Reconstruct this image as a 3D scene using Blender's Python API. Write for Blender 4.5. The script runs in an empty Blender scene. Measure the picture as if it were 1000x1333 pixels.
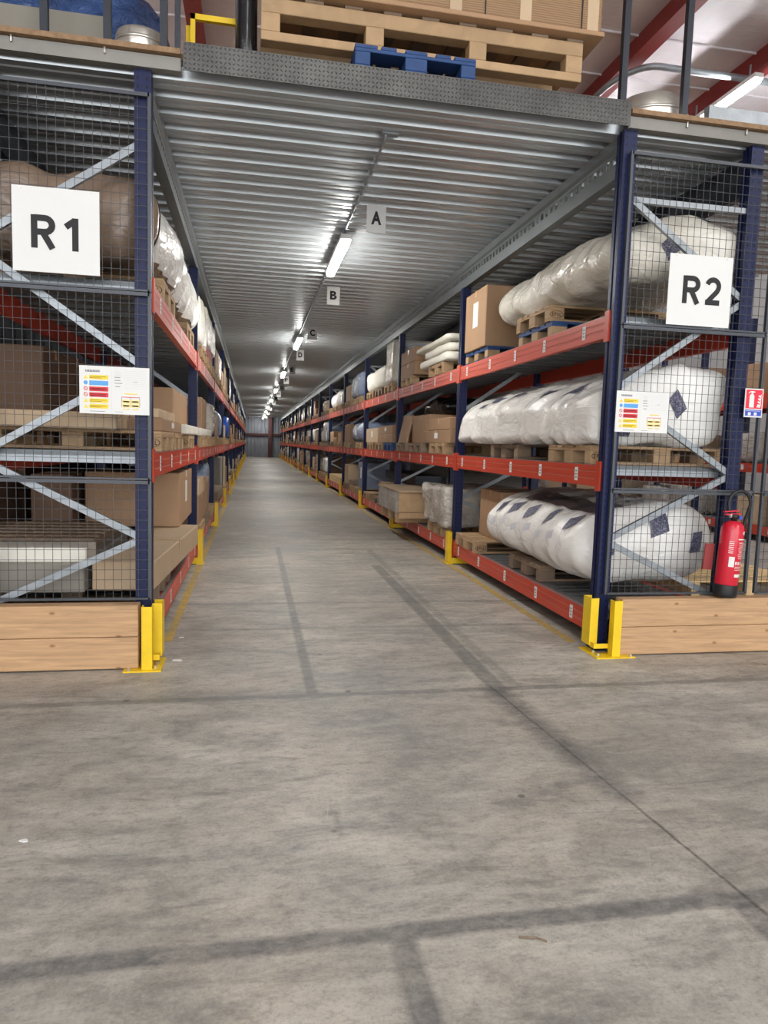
import bpy, math, random
from mathutils import Vector, Matrix, noise
from mathutils.bvhtree import BVHTree
random.seed(7)
SC = bpy.context.scene
COL = SC.collection

# ------------------------------------------------------------------ camera
F_PX = 910.0
YAW, PIT, ROL = 0.1883, -0.0953, 0.0308
cam_d = bpy.data.cameras.new('camera')
cam = bpy.data.objects.new('camera', cam_d)
COL.objects.link(cam)
cy, sy, cp, sp = math.cos(YAW), math.sin(YAW), math.cos(PIT), math.sin(PIT)
fwd = Vector((sy * cp, cy * cp, sp))
right = Vector((cy, -sy, 0))
up = right.cross(fwd)
r2 = math.cos(ROL) * right + math.sin(ROL) * up
u2 = -math.sin(ROL) * right + math.cos(ROL) * up
m = Matrix((r2, u2, -fwd)).transposed().to_4x4()
m.translation = Vector((0, 0, 1.48))
cam.matrix_world = m
cam_d.sensor_fit = 'VERTICAL'
cam_d.sensor_height = 36.0
cam_d.lens = 36.0 * F_PX / 1333.0
cam_d.clip_start = 0.05
cam_d.clip_end = 300
SC.camera = cam

# ------------------------------------------------------------------ light
w = bpy.data.worlds.new('daylight')
SC.world = w
w.use_nodes = True
w.node_tree.nodes['Background'].inputs[0].default_value = (0.95, 0.97, 1.0, 1)
w.node_tree.nodes['Background'].inputs[1].default_value = 3.1      # daylight through the open end of the hall

def area(name, loc, sx, sy_, power, col=(1.0, 0.985, 0.96)):
    d = bpy.data.lights.new(name, 'AREA')
    d.shape = 'RECTANGLE'
    d.size, d.size_y = sx, sy_
    d.energy = power
    d.color = col
    o = bpy.data.objects.new(name, d)
    o.location = loc
    COL.objects.link(o)
    return o
for lx, pw_ in ((-5.5, 60), (1.0, 85), (7.5, 150)):
    for ly in (-6.5, -0.8):
        area('hall_lamp', (lx, ly, 6.7), 0.5, 2.6, pw_)

vs = SC.view_settings
vs.view_transform = 'Standard'
vs.look = 'None'
vs.exposure = 0.45
vs.gamma = 1.0
vs.use_curve_mapping = False

# ------------------------------------------------------------------ materials
def lin(c):
    return tuple(((x / 255) / 12.92 if x / 255 <= 0.04045 else ((x / 255 + 0.055) / 1.055) ** 2.4) for x in c)
MATS = {}
class NT:
    def __init__(s, name):
        s.m = bpy.data.materials.new(name)
        s.m.use_nodes = True
        s.t = s.m.node_tree
        s.b = s.t.nodes['Principled BSDF']
        s.tc = None
    def n(s, typ, **kw):
        x = s.t.nodes.new(typ)
        for k, v in kw.items():
            setattr(x, k, v)
        return x
    def l(s, a, b):
        s.t.links.new(a, b)
    def coord(s, scale=(1, 1, 1), rot=(0, 0, 0), kind='Object'):
        if s.tc is None:
            s.tc = s.n('ShaderNodeTexCoord')
        mp = s.n('ShaderNodeMapping')
        mp.inputs['Scale'].default_value = scale
        mp.inputs['Rotation'].default_value = rot
        s.l(s.tc.outputs[kind], mp.inputs[0])
        return mp.outputs[0]
    def noise(s, scale, detail=4, rough=0.6, vec=None, sc3=(1, 1, 1), dist=0.0):
        x = s.n('ShaderNodeTexNoise')
        x.inputs['Scale'].default_value = scale
        x.inputs['Detail'].default_value = detail
        x.inputs['Roughness'].default_value = rough
        x.inputs['Distortion'].default_value = dist
        s.l(vec if vec is not None else s.coord(sc3), x.inputs['Vector'])
        return x.outputs['Fac']
    def ramp(s, fac, stops):
        r = s.n('ShaderNodeValToRGB')
        e = r.color_ramp.elements
        while len(e) < len(stops):
            e.new(0.5)
        for el, (p, c) in zip(e, stops):
            el.position = p
            el.color = (c[0], c[1], c[2], 1) if not isinstance(c, (int, float)) else (c, c, c, 1)
        s.l(fac, r.inputs[0])
        return r.outputs[0]
    def mix(s, fac, a, b, mode='MIX'):
        x = s.n('ShaderNodeMix', data_type='RGBA', blend_type=mode)
        for sock, v in ((x.inputs[0], fac), (x.inputs[6], a), (x.inputs[7], b)):
            if hasattr(v, 'links'):
                s.l(v, sock)
            elif isinstance(v, (int, float)):
                sock.default_value = v
            else:
                sock.default_value = (v[0], v[1], v[2], 1)
        return x.outputs[2]
    def math(s, op, a, b=0.0, c=0.0, clamp=False):
        x = s.n('ShaderNodeMath', operation=op, use_clamp=clamp)
        for i, v in enumerate((a, b, c)):
            if hasattr(v, 'links'):
                s.l(v, x.inputs[i])
            else:
                x.inputs[i].default_value = v
        return x.outputs[0]
    def bump(s, h, strength=0.3, dist=0.01, prev=None):
        x = s.n('ShaderNodeBump')
        x.inputs['Strength'].default_value = strength
        x.inputs['Distance'].default_value = dist
        s.l(h, x.inputs['Height'])
        if prev is not None:
            s.l(prev, x.inputs['Normal'])
        s.l(x.outputs[0], s.b.inputs['Normal'])
        return x.outputs[0]
    def set(s, **kw):
        for k, v in kw.items():
            s.b.inputs[k.replace('_', ' ')].default_value = v
    def rnd(s):
        return s.n('ShaderNodeObjectInfo').outputs['Random']

def simple(name, rgb, rough=0.5, metal=0.0, var=0.12, scale=6.0, bump=0.0, bscale=60.0, orand=0.0, sc3=(1, 1, 1), spec=0.5, coat=0.0):
    t = NT(name)
    c = lin(rgb)
    f = t.noise(scale, 5, 0.65, sc3=sc3)
    dark = tuple(x * (1 - var) for x in c)
    lite = tuple(min(1, x * (1 + var)) for x in c)
    col = t.ramp(f, [(0.3, dark), (0.7, lite)])
    if orand:
        hs = t.n('ShaderNodeHueSaturation')
        v = t.math('MULTIPLY_ADD', t.rnd(), 2 * orand, 1 - orand)
        t.l(v, hs.inputs['Value'])
        t.l(col, hs.inputs['Color'])
        col = hs.outputs[0]
    t.l(col, t.b.inputs['Base Color'])
    t.set(Roughness=rough, Metallic=metal)
    t.b.inputs['Specular IOR Level'].default_value = spec
    if coat:
        t.b.inputs['Coat Weight'].default_value = coat
        t.b.inputs['Coat Roughness'].default_value = 0.12
    if bump:
        t.bump(t.noise(bscale, 4, 0.6, sc3=sc3), bump, 0.004)
    MATS[name] = t.m
    return t

simple('navy_steel', (22, 30, 66), 0.35, 0.1, 0.1, 3, coat=0.15)
simple('orange_steel', (194, 66, 42), 0.42, 0.0, 0.07, 4, sc3=(1, .3, 1))
simple('orange_highlight', (208, 112, 88), 0.5, 0.0, 0.05)  # paler orange for the highlight painted along the beam grooves
simple('yellow_steel', (236, 199, 30), 0.4, 0.0, 0.06, 9)
simple('galvanised', (150, 156, 160), 0.42, 0.55, 0.14, 9)
simple('deck_galvanised', (172, 177, 180), 0.30, 0.6, 0.06, 3, sc3=(.3, 1, 1))
simple('shelf_galvanised', (120, 124, 126), 0.45, 0.55, 0.15, 6)
simple('girder_galvanised', (116, 121, 123), 0.38, 0.6, 0.12, 3)
simple('edge_steel', (128, 126, 120), 0.5, 0.3, 0.12, 3)
simple('wire_grey', (66, 68, 72), 0.5, 0.2, 0.05)
simple('frame_grey', (70, 74, 80), 0.45, 0.2, 0.08)
simple('chequer_steel', (84, 84, 82), 0.45, 0.55, 0.3, 5)
simple('white_board', (222, 223, 220), 0.5, 0, 0.015)
simple('shaded_board', (206, 206, 204), 0.55, 0, 0.03)  # darker copy of the white board, shade painted into the letter signs
simple('black_print', (18, 18, 20), 0.6, 0, 0.0)
simple('grey_print', (120, 120, 124), 0.6, 0, 0.0)
simple('sticker_grey', (150, 150, 152), 0.6, 0, 0.0)
simple('pale_print', (200, 202, 206), 0.6, 0, 0.0)
simple('yellow_print', (244, 212, 60), 0.5, 0, 0.02)
simple('blue_print', (86, 160, 220), 0.5, 0, 0.02)
simple('red_print', (214, 50, 60), 0.5, 0, 0.02)
simple('fire_red', (226, 38, 66), 0.45, 0, 0.02)
simple('fire_blue', (52, 80, 190), 0.5, 0, 0.02)
simple('cream_print', (250, 226, 160), 0.5, 0, 0.02)
simple('extinguisher_red', (206, 30, 52), 0.28, 0, 0.03, coat=0.3)
simple('black_rubber', (24, 24, 26), 0.5, 0, 0.05)
simple('black_film', (22, 23, 26), 0.25, 0, 0.3, 6, bump=0.8, bscale=14)
simple('navy_label', (42, 46, 76), 0.5, 0, 0.1, 20)
simple('paper_label', (226, 226, 224), 0.6, 0, 0.04)
simple('brown_card', (160, 128, 98), 0.75, 0, 0.05, 5, orand=0.14)
simple('pale_card', (190, 166, 136), 0.75, 0, 0.06, 5, orand=0.1)
simple('dark_card', (104, 80, 62), 0.8, 0, 0.06, 5, orand=0.15)
simple('red_card', (176, 60, 56), 0.7, 0, 0.06, 5)
simple('tape', (176, 140, 96), 0.3, 0, 0.04)
simple('white_tape', (222, 222, 222), 0.35, 0, 0.05)
simple('blue_plastic', (50, 96, 200), 0.35, 0, 0.2, 4, bump=.4, bscale=10)
simple('blue_paint', (34, 68, 118), 0.6, 0, 0.2, 14)
simple('steel_dark', (52, 56, 64), 0.45, 0.3, 0.1)
simple('bright_steel', (214, 210, 200), 0.3, 0.7, 0.1)
simple('red_oxide', (140, 52, 50), 0.55, 0, 0.1)
simple('dark_oxide', (78, 44, 44), 0.6, 0, 0.1)
simple('far_sheet', (128, 132, 140), 0.6, 0.1, 0.08, 2)
simple('dark_sheet', (60, 62, 66), 0.7, 0.1, 0.1, 2)
simple('beige_wall', (186, 172, 156), 0.8, 0, 0.05, 2)
simple('hall_wall', (188, 186, 182), 0.8, 0, 0.05, 1)
simple('chipboard', (142, 114, 86), 0.8, 0, 0.25, 30)
simple('stamp_brown', (70, 44, 28), 0.8, 0, 0.1)
simple('blue_board', (120, 130, 150), 0.6, 0, 0.1, 4)
simple('foam_white', (226, 222, 210), 0.5, 0, 0.06, 5, bump=0.25, bscale=20)
simple('grey_panel', (136, 132, 122), 0.8, 0, 0.06, 3)
simple('green_bag', (124, 96, 40), 0.6, 0, 0.1, 3)

def wood(name, rgb, sc3=(1.0, 14, 14), var=0.22, orand=0.12, knots=True):
    t = NT(name)
    c = lin(rgb)
    f = t.noise(3.0, 6, 0.6, sc3=sc3, dist=0.6)
    col = t.ramp(f, [(0.25, tuple(x * (1 - var) for x in c)), (0.75, tuple(min(1, x * (1 + var * .5)) for x in c))])
    if knots:
        v = t.n('ShaderNodeTexVoronoi', voronoi_dimensions='2D')
        v.inputs['Scale'].default_value = 2.1
        t.l(t.coord((1.2, 1.0, 2.2), (math.pi / 2, 0, 0)), v.inputs['Vector'])
        k = t.ramp(v.outputs['Distance'], [(0.02, .8), (0.06, 0.0)])
        col = t.mix(k, col, tuple(x * q for x, q in zip(c, (.42, .3, .22))))
    hs = t.n('ShaderNodeHueSaturation')
    t.l(t.math('MULTIPLY_ADD', t.rnd(), 2 * orand, 1 - orand), hs.inputs['Value'])
    t.l(col, hs.inputs['Color'])
    t.l(hs.outputs[0], t.b.inputs['Base Color'])
    t.set(Roughness=0.7)
    t.bump(f, 0.2, 0.003)
    MATS[name] = t.m
wood('pallet_wood', (176, 146, 110), (2, 2, 2), knots=False)
wood('grey_wood', (132, 112, 92), (2, 2, 2), knots=False)
wood('plank_wood', (192, 155, 116), (.9, 16, 16), var=.34, orand=.05)
wood('slat_wood', (222, 192, 142), (8, 1, 8), knots=False)

def wrap(name, rgb, tint, rough=0.28, wr=0.6, scale=5.0):
    """stretch film or plastic bag: soft milky colour, glossy creases"""
    t = NT(name)
    f = t.noise(2.2, 5, 0.6)
    col = t.ramp(f, [(0.3, lin(tint)), (0.62, lin(rgb))])
    t.l(col, t.b.inputs['Base Color'])
    t.set(Roughness=rough)
    t.b.inputs['Specular IOR Level'].default_value = 0.6
    a = t.noise(scale, 6, 0.62, sc3=(1, .7, 1.6), dist=1.4)
    v = t.n('ShaderNodeTexVoronoi', feature='DISTANCE_TO_EDGE')
    v.inputs['Scale'].default_value = scale * 1.2
    nv = t.n('ShaderNodeTexNoise')
    nv.inputs['Scale'].default_value = 3.0
    t.l(t.coord(), nv.inputs['Vector'])
    vm = t.n('ShaderNodeVectorMath', operation='MULTIPLY_ADD')
    vm.inputs[1].default_value = (.5, .5, .5)
    t.l(nv.outputs['Color'], vm.inputs[0])
    t.l(t.coord((.8, .5, 1.4)), vm.inputs[2])
    t.l(vm.outputs[0], v.inputs['Vector'])
    cr = t.ramp(v.outputs['Distance'], [(0.0, 0.0), (0.09, 1.0)])
    h = t.math('ADD', a, t.math('MULTIPLY', cr, 0.12))
    t.bump(h, wr, 0.05)
    MATS[name] = t.m
wrap('milky_film', (243, 242, 238), (230, 228, 221), 0.2, 0.5, 2.6)
wrap('yellowed_film', (232, 228, 216), (210, 203, 186), 0.16, 0.6, 3.0)
wrap('grey_film', (196, 190, 180), (146, 136, 124), 0.14, 0.9, 5.0)
wrap('brown_film', (140, 120, 102), (108, 90, 76), 0.22, 0.35, 2.6)
wrap('blue_film', (150, 166, 194), (96, 112, 140), 0.2, 0.8, 6.0)
wrap('deep_blue_film', (50, 84, 140), (24, 44, 84), 0.2, 0.9, 7.0)
wrap('taupe_film', (120, 108, 106), (100, 90, 88), 0.3, 0.3, 4.0)

def emis(name, rgb, strength):
    t = NT(name)
    t.set(Roughness=0.5)
    t.b.inputs['Base Color'].default_value = (*rgb, 1)
    t.b.inputs['Emission Color'].default_value = (*rgb, 1)
    t.b.inputs['Emission Strength'].default_value = strength
    MATS[name] = t.m
emis('lamp_tube', (1.0, 0.985, 0.94), 95.0)
emis('roof_tube', (0.96, 0.97, 1.0), 130.0)

def glossy_blank(name):
    t = NT(name)
    f = t.noise(60, 3, .6)
    t.l(t.ramp(f, [(.5, lin((60, 62, 90))), (.56, lin((150, 150, 165))), (.62, lin((44, 48, 78)))]), t.b.inputs['Base Color'])
    t.set(Roughness=0.45)
    MATS[name] = t.m
glossy_blank('navy_label_print')

def strapped_card():
    t = NT('fluted_card')
    c = lin((158, 126, 94))
    wv = t.n('ShaderNodeTexWave', bands_direction='Z', wave_profile='SIN')
    wv.inputs['Scale'].default_value = 22
    wv.inputs['Distortion'].default_value = 0.3
    t.l(t.coord(), wv.inputs['Vector'])
    t.l(t.ramp(wv.outputs['Fac'], [(.3, tuple(x * .72 for x in c)), (.7, c)]), t.b.inputs['Base Color'])
    t.set(Roughness=.75)
    t.bump(wv.outputs['Fac'], .4, .004)
    MATS['fluted_card'] = t.m
strapped_card()

def roof_mat():
    t = NT('roof_lining')
    f = t.noise(1.5, 5, .6, sc3=(1, .2, 1))
    t.l(t.ramp(f, [(.3, lin((206, 200, 204))), (.7, lin((228, 224, 226)))]), t.b.inputs['Base Color'])
    t.set(Roughness=.35)
    t.bump(t.noise(9, 4, .6, sc3=(.3, 2, 1)), .5, .02)
    MATS['roof_lining'] = t.m
roof_mat()

def floor_mat():
    t = NT('concrete')
    big = t.noise(0.55, 6, 0.62)
    mid = t.noise(3.2, 9, 0.74, sc3=(0.6, 1.5, 1), dist=0.4)
    grain = t.noise(16, 8, 0.8, sc3=(.8, 1.3, 1))
    fine = t.noise(70, 5, 0.8)
    hue = t.noise(0.9, 4, .6)
    base = t.mix(t.ramp(hue, [(.4, 0.0), (.6, 1.0)]), lin((178, 175, 166)), lin((187, 178, 164)))
    col = t.mix(t.ramp(mid, [(0.36, 0.8), (0.5, 0.0)]), base, lin((134, 132, 126)))
    col = t.mix(t.ramp(mid, [(0.5, 0.0), (0.64, 0.8)]), col, lin((212, 206, 194)))
    col = t.mix(t.ramp(big, [(0.38, 0.5), (0.60, 0.0)]), col, lin((122, 121, 117)))
    col = t.mix(t.ramp(grain, [(0.34, 0.5), (0.5, 0.0)]), col, lin((98, 96, 92)))
    col = t.mix(t.ramp(grain, [(0.54, 0.0), (0.7, 0.45)]), col, lin((200, 195, 184)))
    col = t.mix(t.ramp(fine, [(0.3, 0.40), (0.5, 0.0)]), col, lin((88, 85, 80)))
    col = t.mix(t.ramp(fine, [(0.55, 0.0), (0.75, 0.35)]), col, lin((206, 200, 190)))
    smear = t.noise(2.2, 7, 0.72, sc3=(0.5, 2.4, 1), dist=1.4)
    col = t.mix(t.ramp(smear, [(0.58, 0.0), (0.70, 0.55)]), col, lin((96, 94, 90)))
    sep = t.n('ShaderNodeSeparateXYZ')
    t.l(t.coord(), sep.inputs[0])
    X, Y = sep.outputs[0], sep.outputs[1]
    edge = t.noise(7, 4, .6)
    wob = t.math('MULTIPLY_ADD', edge, 0.02, -0.01)
    wear = t.math('MULTIPLY', t.ramp(t.noise(4, 5, .7), [(.25, .5), (.55, 1.0)]), t.ramp(grain, [(.4, 1.0), (.66, .55)]))
    def band(x0, x1, y0, y1, strength, colr, sl=0.0, yr=0.0, soft=0.012):
        nonlocal col
        x = t.math('ADD', X, wob)
        if sl:
            x = t.math('SUBTRACT', x, t.math('MULTIPLY', t.math('SUBTRACT', Y, yr), sl))
        y = t.math('ADD', Y, wob)
        def inside(v, a, b):
            c, h = (a + b) / 2, (b - a) / 2
            d = t.math('SUBTRACT', h, t.math('ABSOLUTE', t.math('SUBTRACT', v, c)))
            return t.math('MULTIPLY_ADD', d, 0.5 / soft, 0.5, clamp=True)
        k = t.math('MULTIPLY', inside(x, x0, x1), inside(y, y0, y1))
        k = t.math('MULTIPLY', t.math('MULTIPLY', k, wear), strength)
        col = t.mix(k, col, colr)
    tape = lin((90, 90, 90))
    pol = lin((106, 108, 104))
    band(-3, 1.78, 1.915, 1.99, 0.85, tape)
    band(0.42, 0.505, 0.6, 1.925, 0.8, tape)
    band(1.575, 1.67, 0.6, 1.93, 0.8, tape)
    band(-4, 6, 3.965, 4.03, 0.75, pol)
    band(1.455, 1.575, 4.0, 8.4, 0.85, pol)
    band(1.60, 1.68, 4.0, 9.7, 0.45, pol)
    band(0.335, 0.40, 4.0, 9.9, 0.85, pol)
    band(-4, 6, 6.37, 6.43, 0.6, pol)
    band(-4, 6, 5.47, 5.54, 0.55, pol)
    band(-4, 6, 9.7, 9.78, 0.4, pol)
    for k in range(9):  # soft cross bands paint the lamps' light and dark variation into the floor
        y0 = 13.2 + 5.7 * k + (k % 3) * .8
        band(-4, 6, y0, y0 + 1.9, 0.45, lin((120, 117, 111)), soft=.3)
    band(1.58, 1.73, 2.6, 4.05, 0.8, tape, sl=-0.085, yr=2.03, soft=0.05)
    band(1.645, 1.657, 0.5, 4.05, 0.9, lin((66, 62, 58)), sl=-0.085, yr=2.03, soft=0.006)
    band(0.30, 0.36, 2.66, 2.69, .5, tape); band(0.34, 0.36, 2.5, 2.69, .5, tape)
    # drops of oil
    v = t.n('ShaderNodeTexVoronoi')
    v.inputs['Scale'].default_value = 2.3
    t.l(t.coord(), v.inputs['Vector'])
    col = t.mix(t.ramp(v.outputs['Distance'], [(0.03, .75), (0.05, 0.0)]), col, lin((84, 82, 80)))
    # scratches
    wv = t.n('ShaderNodeTexVoronoi', feature='DISTANCE_TO_EDGE')
    wv.inputs['Scale'].default_value = 0.8
    t.l(t.coord((1.6, .9, 1), (0, 0, .5)), wv.inputs['Vector'])
    sc = t.math('MULTIPLY', t.ramp(wv.outputs['Distance'], [(0.0, .5), (0.004, 0.0)]), t.ramp(t.noise(2.1, 3, .5), [(.58, 0), (.66, 1)]))
    col = t.mix(sc, col, lin((196, 190, 180)))
    t.l(col, t.b.inputs['Base Color'])
    t.l(t.ramp(mid, [(.3, .42), (.7, .62)]), t.b.inputs['Roughness'])
    t.bump(fine, 0.12, 0.003)
    MATS['concrete'] = t.m
floor_mat()

def paint_mat():
    t = NT('floor_paint')
    f = t.noise(9, 6, .75)
    f2 = t.noise(1.2, 4, .6)
    k = t.math('ADD', t.ramp(f, [(.42, .0), (.62, .8)]), t.ramp(f2, [(.45, 0.0), (.7, .5)]), clamp=True)
    t.l(t.mix(k, lin((206, 170, 74)), lin((160, 146, 112))), t.b.inputs['Base Color'])
    t.set(Roughness=.6)
    MATS['floor_paint'] = t.m
paint_mat()

def post_mat():
    """navy upright with two rows of punched holes towards the aisle"""
    t = NT('punched_navy')
    sep = t.n('ShaderNodeSeparateXYZ')
    t.l(t.coord(), sep.inputs[0])
    def cell(v, pitch, off):
        a = t.math('FRACT', t.math('DIVIDE', t.math('ADD', v, off), pitch))
        return t.math('MULTIPLY', t.math('SUBTRACT', a, .5), pitch)
    z = cell(sep.outputs[2], 0.05, 0)
    y = t.math('SUBTRACT', t.math('ABSOLUTE', sep.outputs[1]), 0.031)
    x = t.math('SUBTRACT', t.math('ABSOLUTE', sep.outputs[0]), 0.028)
    def spot(h):
        d = t.math('SQRT', t.math('ADD', t.math('POWER', t.math('MULTIPLY', z, .55), 2), t.math('POWER', h, 2)))
        return t.math('LESS_THAN', d, 0.0062)
    k = t.math('MAXIMUM', spot(y), t.math('MULTIPLY', spot(x), 1.0))
    t.l(t.mix(k, lin((22, 31, 70)), lin((7, 8, 14))), t.b.inputs['Base Color'])
    t.set(Roughness=.45)
    t.b.inputs['Specular IOR Level'].default_value = 0.3
    MATS['punched_navy'] = t.m
post_mat()

# ------------------------------------------------------------------ mesh helpers
class MB:
    def __init__(s):
        s.v, s.f = [], []
    def box(s, x0, x1, y0, y1, z0, z1, M=None):
        b = len(s.v)
        p = [(x, y, z) for z in (z0, z1) for y in (y0, y1) for x in (x0, x1)]
        if M is not None:
            p = [tuple(M @ Vector(q)) for q in p]
        s.v += p
        s.f += [tuple(b + i for i in q) for q in ((0, 2, 3, 1), (4, 5, 7, 6), (0, 1, 5, 4), (2, 6, 7, 3), (0, 4, 6, 2), (1, 3, 7, 5))]
        return s
    def poly(s, pts):
        b = len(s.v)
        s.v += [tuple(p) for p in pts]
        s.f.append(tuple(range(b, b + len(pts))))
        return s
    def ext(s, prof, a, b_, axis):
        """extrude a closed 2D profile along an axis from a to b"""
        b = len(s.v)
        n = len(prof)
        def P(u, v, t):
            return {'x': (t, u, v), 'y': (u, t, v), 'z': (u, v, t)}[axis]
        s.v += [P(u, v, a) for u, v in prof] + [P(u, v, b_) for u, v in prof]
        for i in range(n):
            j = (i + 1) % n
            s.f.append((b + i, b + j, b + n + j, b + n + i))
        s.f.append(tuple(b + i for i in reversed(range(n))))
        s.f.append(tuple(b + n + i for i in range(n)))
        return s
    def strip(s, line, a, b_, axis, th):
        """folded sheet: open polyline given a thickness, extruded along an axis"""
        n = len(line)
        off = []
        for i in range(n):
            p = Vector(line[max(i - 1, 0)]); q = Vector(line[min(i + 1, n - 1)])
            d = (q - p).normalized()
            off.append((line[i][0] - d.y * th, line[i][1] + d.x * th))
        return s.ext(list(line) + off[::-1], a, b_, axis)
    def cyl(s, p, q, r, n=12, r2=None, caps=True):
        p, q = Vector(p), Vector(q)
        d = (q - p).normalized()
        a = d.orthogonal().normalized()
        c = d.cross(a)
        r2 = r if r2 is None else r2
        b = len(s.v)
        for k in range(n):
            t = 2 * math.pi * k / n
            s.v.append(tuple(p + r * (math.cos(t) * a + math.sin(t) * c)))
        for k in range(n):
            t = 2 * math.pi * k / n
            s.v.append(tuple(q + r2 * (math.cos(t) * a + math.sin(t) * c)))
        for k in range(n):
            j = (k + 1) % n
            s.f.append((b + k, b + j, b + n + j, b + n + k))
        if caps:
            s.f.append(tuple(b + k for k in reversed(range(n))))
            s.f.append(tuple(b + n + k for k in range(n)))
        return s
    def tube(s, pts, r, n=10):
        pts = [Vector(p) for p in pts]
        b = len(s.v)
        a = None
        for i, p in enumerate(pts):
            d = (pts[min(i + 1, len(pts) - 1)] - pts[max(i - 1, 0)]).normalized()
            a = d.orthogonal().normalized() if a is None else (a - d * a.dot(d)).normalized()
            c = d.cross(a)
            for k in range(n):
                t = 2 * math.pi * k / n
                s.v.append(tuple(p + r * (math.cos(t) * a + math.sin(t) * c)))
        for i in range(len(pts) - 1):
            for k in range(n):
                j = (k + 1) % n
                s.f.append((b + i * n + k, b + i * n + j, b + (i + 1) * n + j, b + (i + 1) * n + k))
        s.f.append(tuple(b + k for k in reversed(range(n))))
        s.f.append(tuple(b + (len(pts) - 1) * n + k for k in range(n)))
        return s
    def lathe(s, prof, n=24, c=(0, 0)):
        b = len(s.v)
        for r, z in prof:
            for k in range(n):
                t = 2 * math.pi * k / n
                s.v.append((c[0] + r * math.cos(t), c[1] + r * math.sin(t), z))
        for i in range(len(prof) - 1):
            for k in range(n):
                j = (k + 1) % n
                s.f.append((b + i * n + k, b + i * n + j, b + (i + 1) * n + j, b + (i + 1) * n + k))
        s.f.append(tuple(b + k for k in reversed(range(n))))
        s.f.append(tuple(b + (len(prof) - 1) * n + k for k in range(n)))
        return s
    def mesh(s, name, mat, smooth=False):
        me = bpy.data.meshes.new(name)
        me.from_pydata(s.v, [], s.f)
        if mat:
            me.materials.append(MATS[mat])
        if smooth:
            me.polygons.foreach_set('use_smooth', [True] * len(me.polygons))
        me.update()
        return me
    def build(s, name, mat, parent=None, smooth=False, loc=(0, 0, 0)):
        return link(name, s.mesh(name, mat, smooth), parent, loc)

def link(name, me, parent=None, loc=(0, 0, 0), rz=0.0):
    o = bpy.data.objects.new(name, me)
    o.location = loc
    if rz:
        o.rotation_euler = (0, 0, rz)
    COL.objects.link(o)
    if parent is not None:
        o.parent = parent
    return o
def empty(name, loc=(0, 0, 0), rz=0.0):
    o = link(name, None, None, loc, rz)
    o.empty_display_size = 0.1
    return o
def tag(o, label=None, cat=None, group=None, kind=None):
    if label: o['label'] = label
    if cat: o['category'] = cat
    if group: o['group'] = group
    if kind: o['kind'] = kind
    return o
def beveled(x0, x1, y0, y1, z0, z1, b):
    """box with chamfered edges"""
    mb = MB()
    X, Y, Z = (x0, x1), (y0, y1), (z0, z1)
    idx = {}
    for i in (0, 1):
        for j in (0, 1):
            for k in (0, 1):
                sx, sy_, sz = (1 if i == 0 else -1), (1 if j == 0 else -1), (1 if k == 0 else -1)
                for a, d in (('x', (0, b, b)), ('y', (b, 0, b)), ('z', (b, b, 0))):
                    idx[i, j, k, a] = len(mb.v)
                    mb.v.append((X[i] + sx * d[0], Y[j] + sy_ * d[1], Z[k] + sz * d[2]))
    def face(l):
        mb.f.append(tuple(idx[q] for q in l))
    for i in (0, 1):
        q = [(i, 0, 0, 'x'), (i, 1, 0, 'x'), (i, 1, 1, 'x'), (i, 0, 1, 'x')]
        face(q if i else q[::-1])
        q = [(0, i, 0, 'y'), (0, i, 1, 'y'), (1, i, 1, 'y'), (1, i, 0, 'y')]
        face(q if i else q[::-1])
        q = [(0, 0, i, 'z'), (1, 0, i, 'z'), (1, 1, i, 'z'), (0, 1, i, 'z')]
        face(q if i else q[::-1])
    for i in (0, 1):
        for j in (0, 1):
            q = [(i, j, 0, 'x'), (i, j, 1, 'x'), (i, j, 1, 'y'), (i, j, 0, 'y')]
            face(q if i != j else q[::-1])
            q = [(i, 0, j, 'x'), (i, 1, j, 'x'), (i, 1, j, 'z'), (i, 0, j, 'z')]
            face(q[::-1] if i != j else q)
            q = [(0, i, j, 'y'), (1, i, j, 'y'), (1, i, j, 'z'), (0, i, j, 'z')]
            face(q if i != j else q[::-1])
            for k in (0, 1):
                q = [(i, j, k, 'x'), (i, j, k, 'y'), (i, j, k, 'z')]
                face(q if (i + j + k) % 2 else q[::-1])
    return mb
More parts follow.
